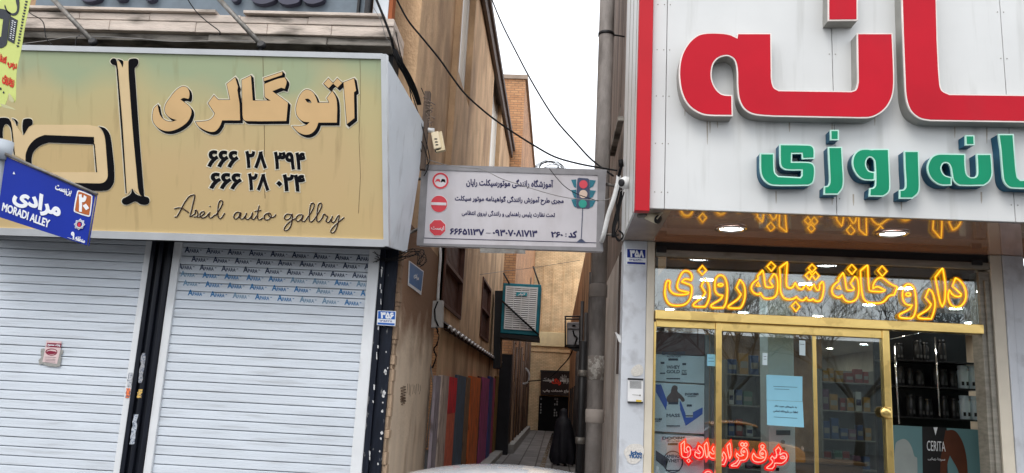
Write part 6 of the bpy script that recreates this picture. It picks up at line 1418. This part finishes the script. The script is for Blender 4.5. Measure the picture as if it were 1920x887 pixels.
one('tape_knot', mb, M('frayed_tape', srgb(120, 104, 92), .8, var=.5, scale=30), 'frayed knot of taped wires above the cream camera', 'wire knot')
one('corner_trim', MB().box(U(790, 250, 9.58).x, U(801, 250, 9.58).x, 9.57, 9.66, U(795, 318, 9.6).z, U(795, 172, 9.6).z, .004), M('old_grey_timber', srgb(96, 82, 72), .9, var=.3, scale=8, stretch=(4, 4, .4)), 'weathered grey corner board behind the cream camera', 'board')
mb = MB(); rs = random.Random(6)
for k in range(8):
    pts = [(700 + rs.uniform(-2, 6), 468 + rs.uniform(0, 24)), (722 + rs.uniform(-4, 4), 484 + rs.uniform(-3, 8)), (748 + rs.uniform(-6, 6), 488 + rs.uniform(-12, 8)), (770 + rs.uniform(-8, 8), 474 + rs.uniform(-8, 12)), (784 + rs.uniform(-8, 14), 468 + rs.uniform(-4, 12)), (794 + rs.uniform(-14, 8), 482 + rs.uniform(-6, 16)), (788 + rs.uniform(-6, 4), 496 + rs.uniform(-3, 6))]
    mb.tube([U(x, y, 9.32 + .02*k) for x, y in smooth([p + (False,) for p in pts], False, 5)], .004, 5)
one('wire_tangle', mb, m_cable, 'tangle of thin wires under the white side panel of the tan sign', 'wires')
cable([(40, 0, 8.8), (56, 24, 8.75), (80, 40, 8.75), (86, 70, 8.7), (95, 82, 8.7), (105, 97, 8.65), (128, 97, 8.65), (140, 90, 8.65), (143, 72, 8.7), (150, 66, 8.7)], .006, m_cable, 'thin wire looping over the ledge by the lime banner')
cable([(42, 82, 8.7), (90, 76, 8.7), (150, 68, 8.7), (250, 72, 8.7), (330, 78, 8.7), (430, 76, 8.7), (490, 78, 8.7)], .005, m_cableg, 'thin wire running along the dark gap over the tan sign')
cable([(350, -4, 8.75), (368, 22, 8.75), (390, 42, 8.75), (411, 58, 8.7), (412, 66, 8.7)], .007, m_cable, 'short wire dropping in front of the stone ledge')
cable([(700, 14, 8.8), (715, 40, 8.8), (722, 66, 8.85), (734, 84, 8.9)], .004, m_cableg, 'thin wire at the right end of the stone ledge')
cable([(900, 515, 13), (950, 508, 14), (1000, 502, 15), (1045, 495, 15), (1088, 488, 15)], .004, m_cableg, 'thin wire strung across the alley under the driving school sign')
cable([(1074, 655, 20), (1066, 672, 20.5), (1052, 688, 21), (1036, 704, 22), (1018, 712, 23), (990, 715, 24)], .016, m_cable, 'drooping cable from the caged air conditioner across the alley')
mb = MB(); rs = random.Random(12)
mb.tube([U(x, y, 8.85) for x, y in smooth(parse('1164,345 1156,380 1158,410 1152,430 1156,446 1164,450 1168,440 1160,432'), False, 5)], .01, 6); mb.tube([U(x, y, 8.85) for x, y in smooth(parse('1170,360 1160,400 1160,425 1154,440 1160,452 1166,446'), False, 5)], .008, 6)
one('cable_loop', mb, m_cable, 'hanging loop of black cable at the corner of the white sign', 'cable')
mb = MB(); mb.tube([U(x, y, 9.3) for x, y in ((1164, 300), (1165, 312))], .03, 8); mb.tube([U(1165, 312, 9.3), U(1160, 330, 9.4)], .02, 6)
one('cable_splice', mb, m_cable, 'black taped cable splice above the white conduit', 'cable splice')
cable([(800, 655, 12.4), (812, 720, 12.4), (806, 780, 12.4), (800, 840, 12.4)], .012, m_cableg, 'pale peeling conduit down the edge of the beige pier', 'conduit')
cable([(985, 690, 24), (992, 700, 24), (990, 716, 24), (980, 720, 24)], .03, m_whitepipe, 'white bent pipe on the alley wall below the teal cooler', 'pipe')

# ------------------------------------------------------------------ white car passing in front, only its roof shows
def loft(sec, mb):
    k = len(mb.v); n = len(sec[0])
    for s_ in sec: mb.v += [Vector(p) for p in s_]
    for i in range(len(sec)-1):
        for j in range(n-1): mb.f.append((k+i*n+j, k+i*n+j+1, k+(i+1)*n+j+1, k+(i+1)*n+j)); mb.sm.append(True)
    mb.f.append(tuple(k+j for j in range(n))); mb.sm.append(False); mb.f.append(tuple(k+(len(sec)-1)*n+j for j in reversed(range(n)))); mb.sm.append(False)
def car(cx_, yc, zr, paint, name, lab):
    CAR = thing(name, lab, 'car', (cx_, yc, 0))
    def section(x, ztop, zbot, hw, top_in):
        pts = [(x, yc - hw, zbot), (x, yc - hw, (zbot+ztop)*.5)]
        for a in range(0, 181, 15): aa = R_(a); pts.append((x, yc - math.cos(aa)*top_in, ztop - .10 + .10*math.sin(aa)**.6))
        return pts + [(x, yc + hw, (zbot+ztop)*.5), (x, yc + hw, zbot)]
    mb = MB(); sec = []
    for i in range(25):
        u = -1 + 2*i/24; x = cx_ + u*2.1; zt_ = .88 - .16*max(0, abs(u) - .55)/.45 - (.1 if abs(u) > .97 else 0); sec.append(section(x, zt_, .28, .84 - .1*max(0, abs(u)-.8)/.2, .82 - .1*max(0, abs(u)-.8)/.2))
    loft(sec, mb); build('body', mb, paint, CAR)
    mb = MB(); sec = []
    for i in range(21):
        u = -1 + 2*i/20; x = cx_ + u*.72; z = zr - .1*abs(u)**2.2; sec.append(section(x, z, z - .09, .6, .62))
    loft(sec, mb); build('roof', mb, paint, CAR)
    mb = MB(); sec = []
    for i in range(13):
        u = -1 + 2*i/12; x = cx_ + u*1.15; zt_ = min(zr - .1 - .1*abs(u*1.6)**2.2, .86 + (1.15 - abs(u*1.15))*1.1); sec.append(section(x, max(zt_, .86), .78, .72, .62))
    loft(sec, mb); build('window', mb, M('car_glass', (.02, .025, .03), .08, var=.05), CAR)
    for sx in (-1.3, 1.3):
        for sy in (-.79, .79):
            c = V3(cx_ + sx, yc + sy, .31); mb = MB(); mb.lathe(c, [(.2, -.1), (.29, -.1), (.31, -.06), (.31, .06), (.29, .1), (.2, .1)], 24, (0, 1, 0)); wh = build('wheel', mb, M('tyre_black', (.02, .02, .02), .8), CAR)
            mb = MB(); mb.lathe(c, [(.01, -.08), (.19, -.105), (.2, .105), (.01, .08)], 20, (0, 1, 0)); build('rim', mb, m_alum, wh)
    for sx in (-1, 1):
        for sy in (-.55, .55):
            mb = MB(); mb.lathe(V3(cx_ + sx*2.06, yc + sy, .66), [(.002, .05), (.08, .03), (.1, 0)], 16, (sx, 0, 0)); build('headlight' if sx > 0 else 'taillight', mb, m_frame if sx > 0 else m_sred, CAR)
car(U(955, 880, 5.15).x, 5.15, U(955, 876, 5.15).z, M('white_car_paint', (.72, .74, .77), .2, var=.02, coat=.8), 'parked_car', 'white car in front of the alley with only its roof showing')
car(5.6, -7.5, 1.42, M('taxi_orange', (.6, .22, .02), .25, var=.05, coat=.6), 'taxi', 'orange taxi parked across the street mirrored in the door glass')
car(.6, -7.7, 1.42, M('car_grey', (.2, .21, .23), .25, var=.05, coat=.6), 'parked_car', 'grey car parked across the street mirrored in the side glass')

# ------------------------------------------------------------------ across the street, behind the camera: what the glass mirrors
B6 = thing('opposite_building', 'low grey brick building across the street mirrored in the pharmacy glass', 'building', (0, -22, 0))
mb = MB(); mb.box(-60, 70, -26, -20, 0, 5.2); build('wall', mb, M('opposite_wall', (.14, .15, .15), .9, var=.2), B6)
def bare_tree(x, y, h, seed, lab):
    t = thing('bare_tree', lab, 'tree', (x, y, 0), None); rs = random.Random(seed); mb = MB(); br = MB()
    mb.tube([V3(x, y, 0), V3(x + .1, y, h*.12), V3(x, y + .05, h*.24)], .2, 10, rad=[.2, .16, .13]); build('trunk', mb, M('bark', (.06, .05, .04), .9, var=.3), t)
    def grow_b(p, d, L, r, lv):
        q = p + d*L; m_ = (p+q)/2 + Vector((rs.uniform(-.1, .1), rs.uniform(-.1, .1), rs.uniform(-.05, .1)))*L
        br.tube([p, m_, q], r, 4 if lv > 1 else 6, rad=[r, r*.85, r*.65], caps=False)
        if lv >= 6: return
        for k in range(3 if lv < 5 else 2):
            nd = (d + Vector((rs.uniform(-.8, .8), rs.uniform(-.8, .8), rs.uniform(-.25, .6)))).normalized(); grow_b(q, nd, L*rs.uniform(.62, .82), r*.6, lv + 1)
    for k in range(4): grow_b(V3(x, y + .05, h*.23), Vector((rs.uniform(-.8, .8), rs.uniform(-.8, .8), .9)).normalized(), h*.17, .075, 0)
    build('branch', br, M('bark', (.06, .05, .04)), t)
for k, (x, y) in enumerate(((1.5, -11), (6.5, -12.5), (11, -11.5), (15.5, -13), (19.5, -11))):
    bare_tree(x, y, 9, 3 + k*2, 'bare winter tree across the street mirrored in the shop glass, number %s from the left' % ('one', 'two', 'three', 'four', 'five')[k])
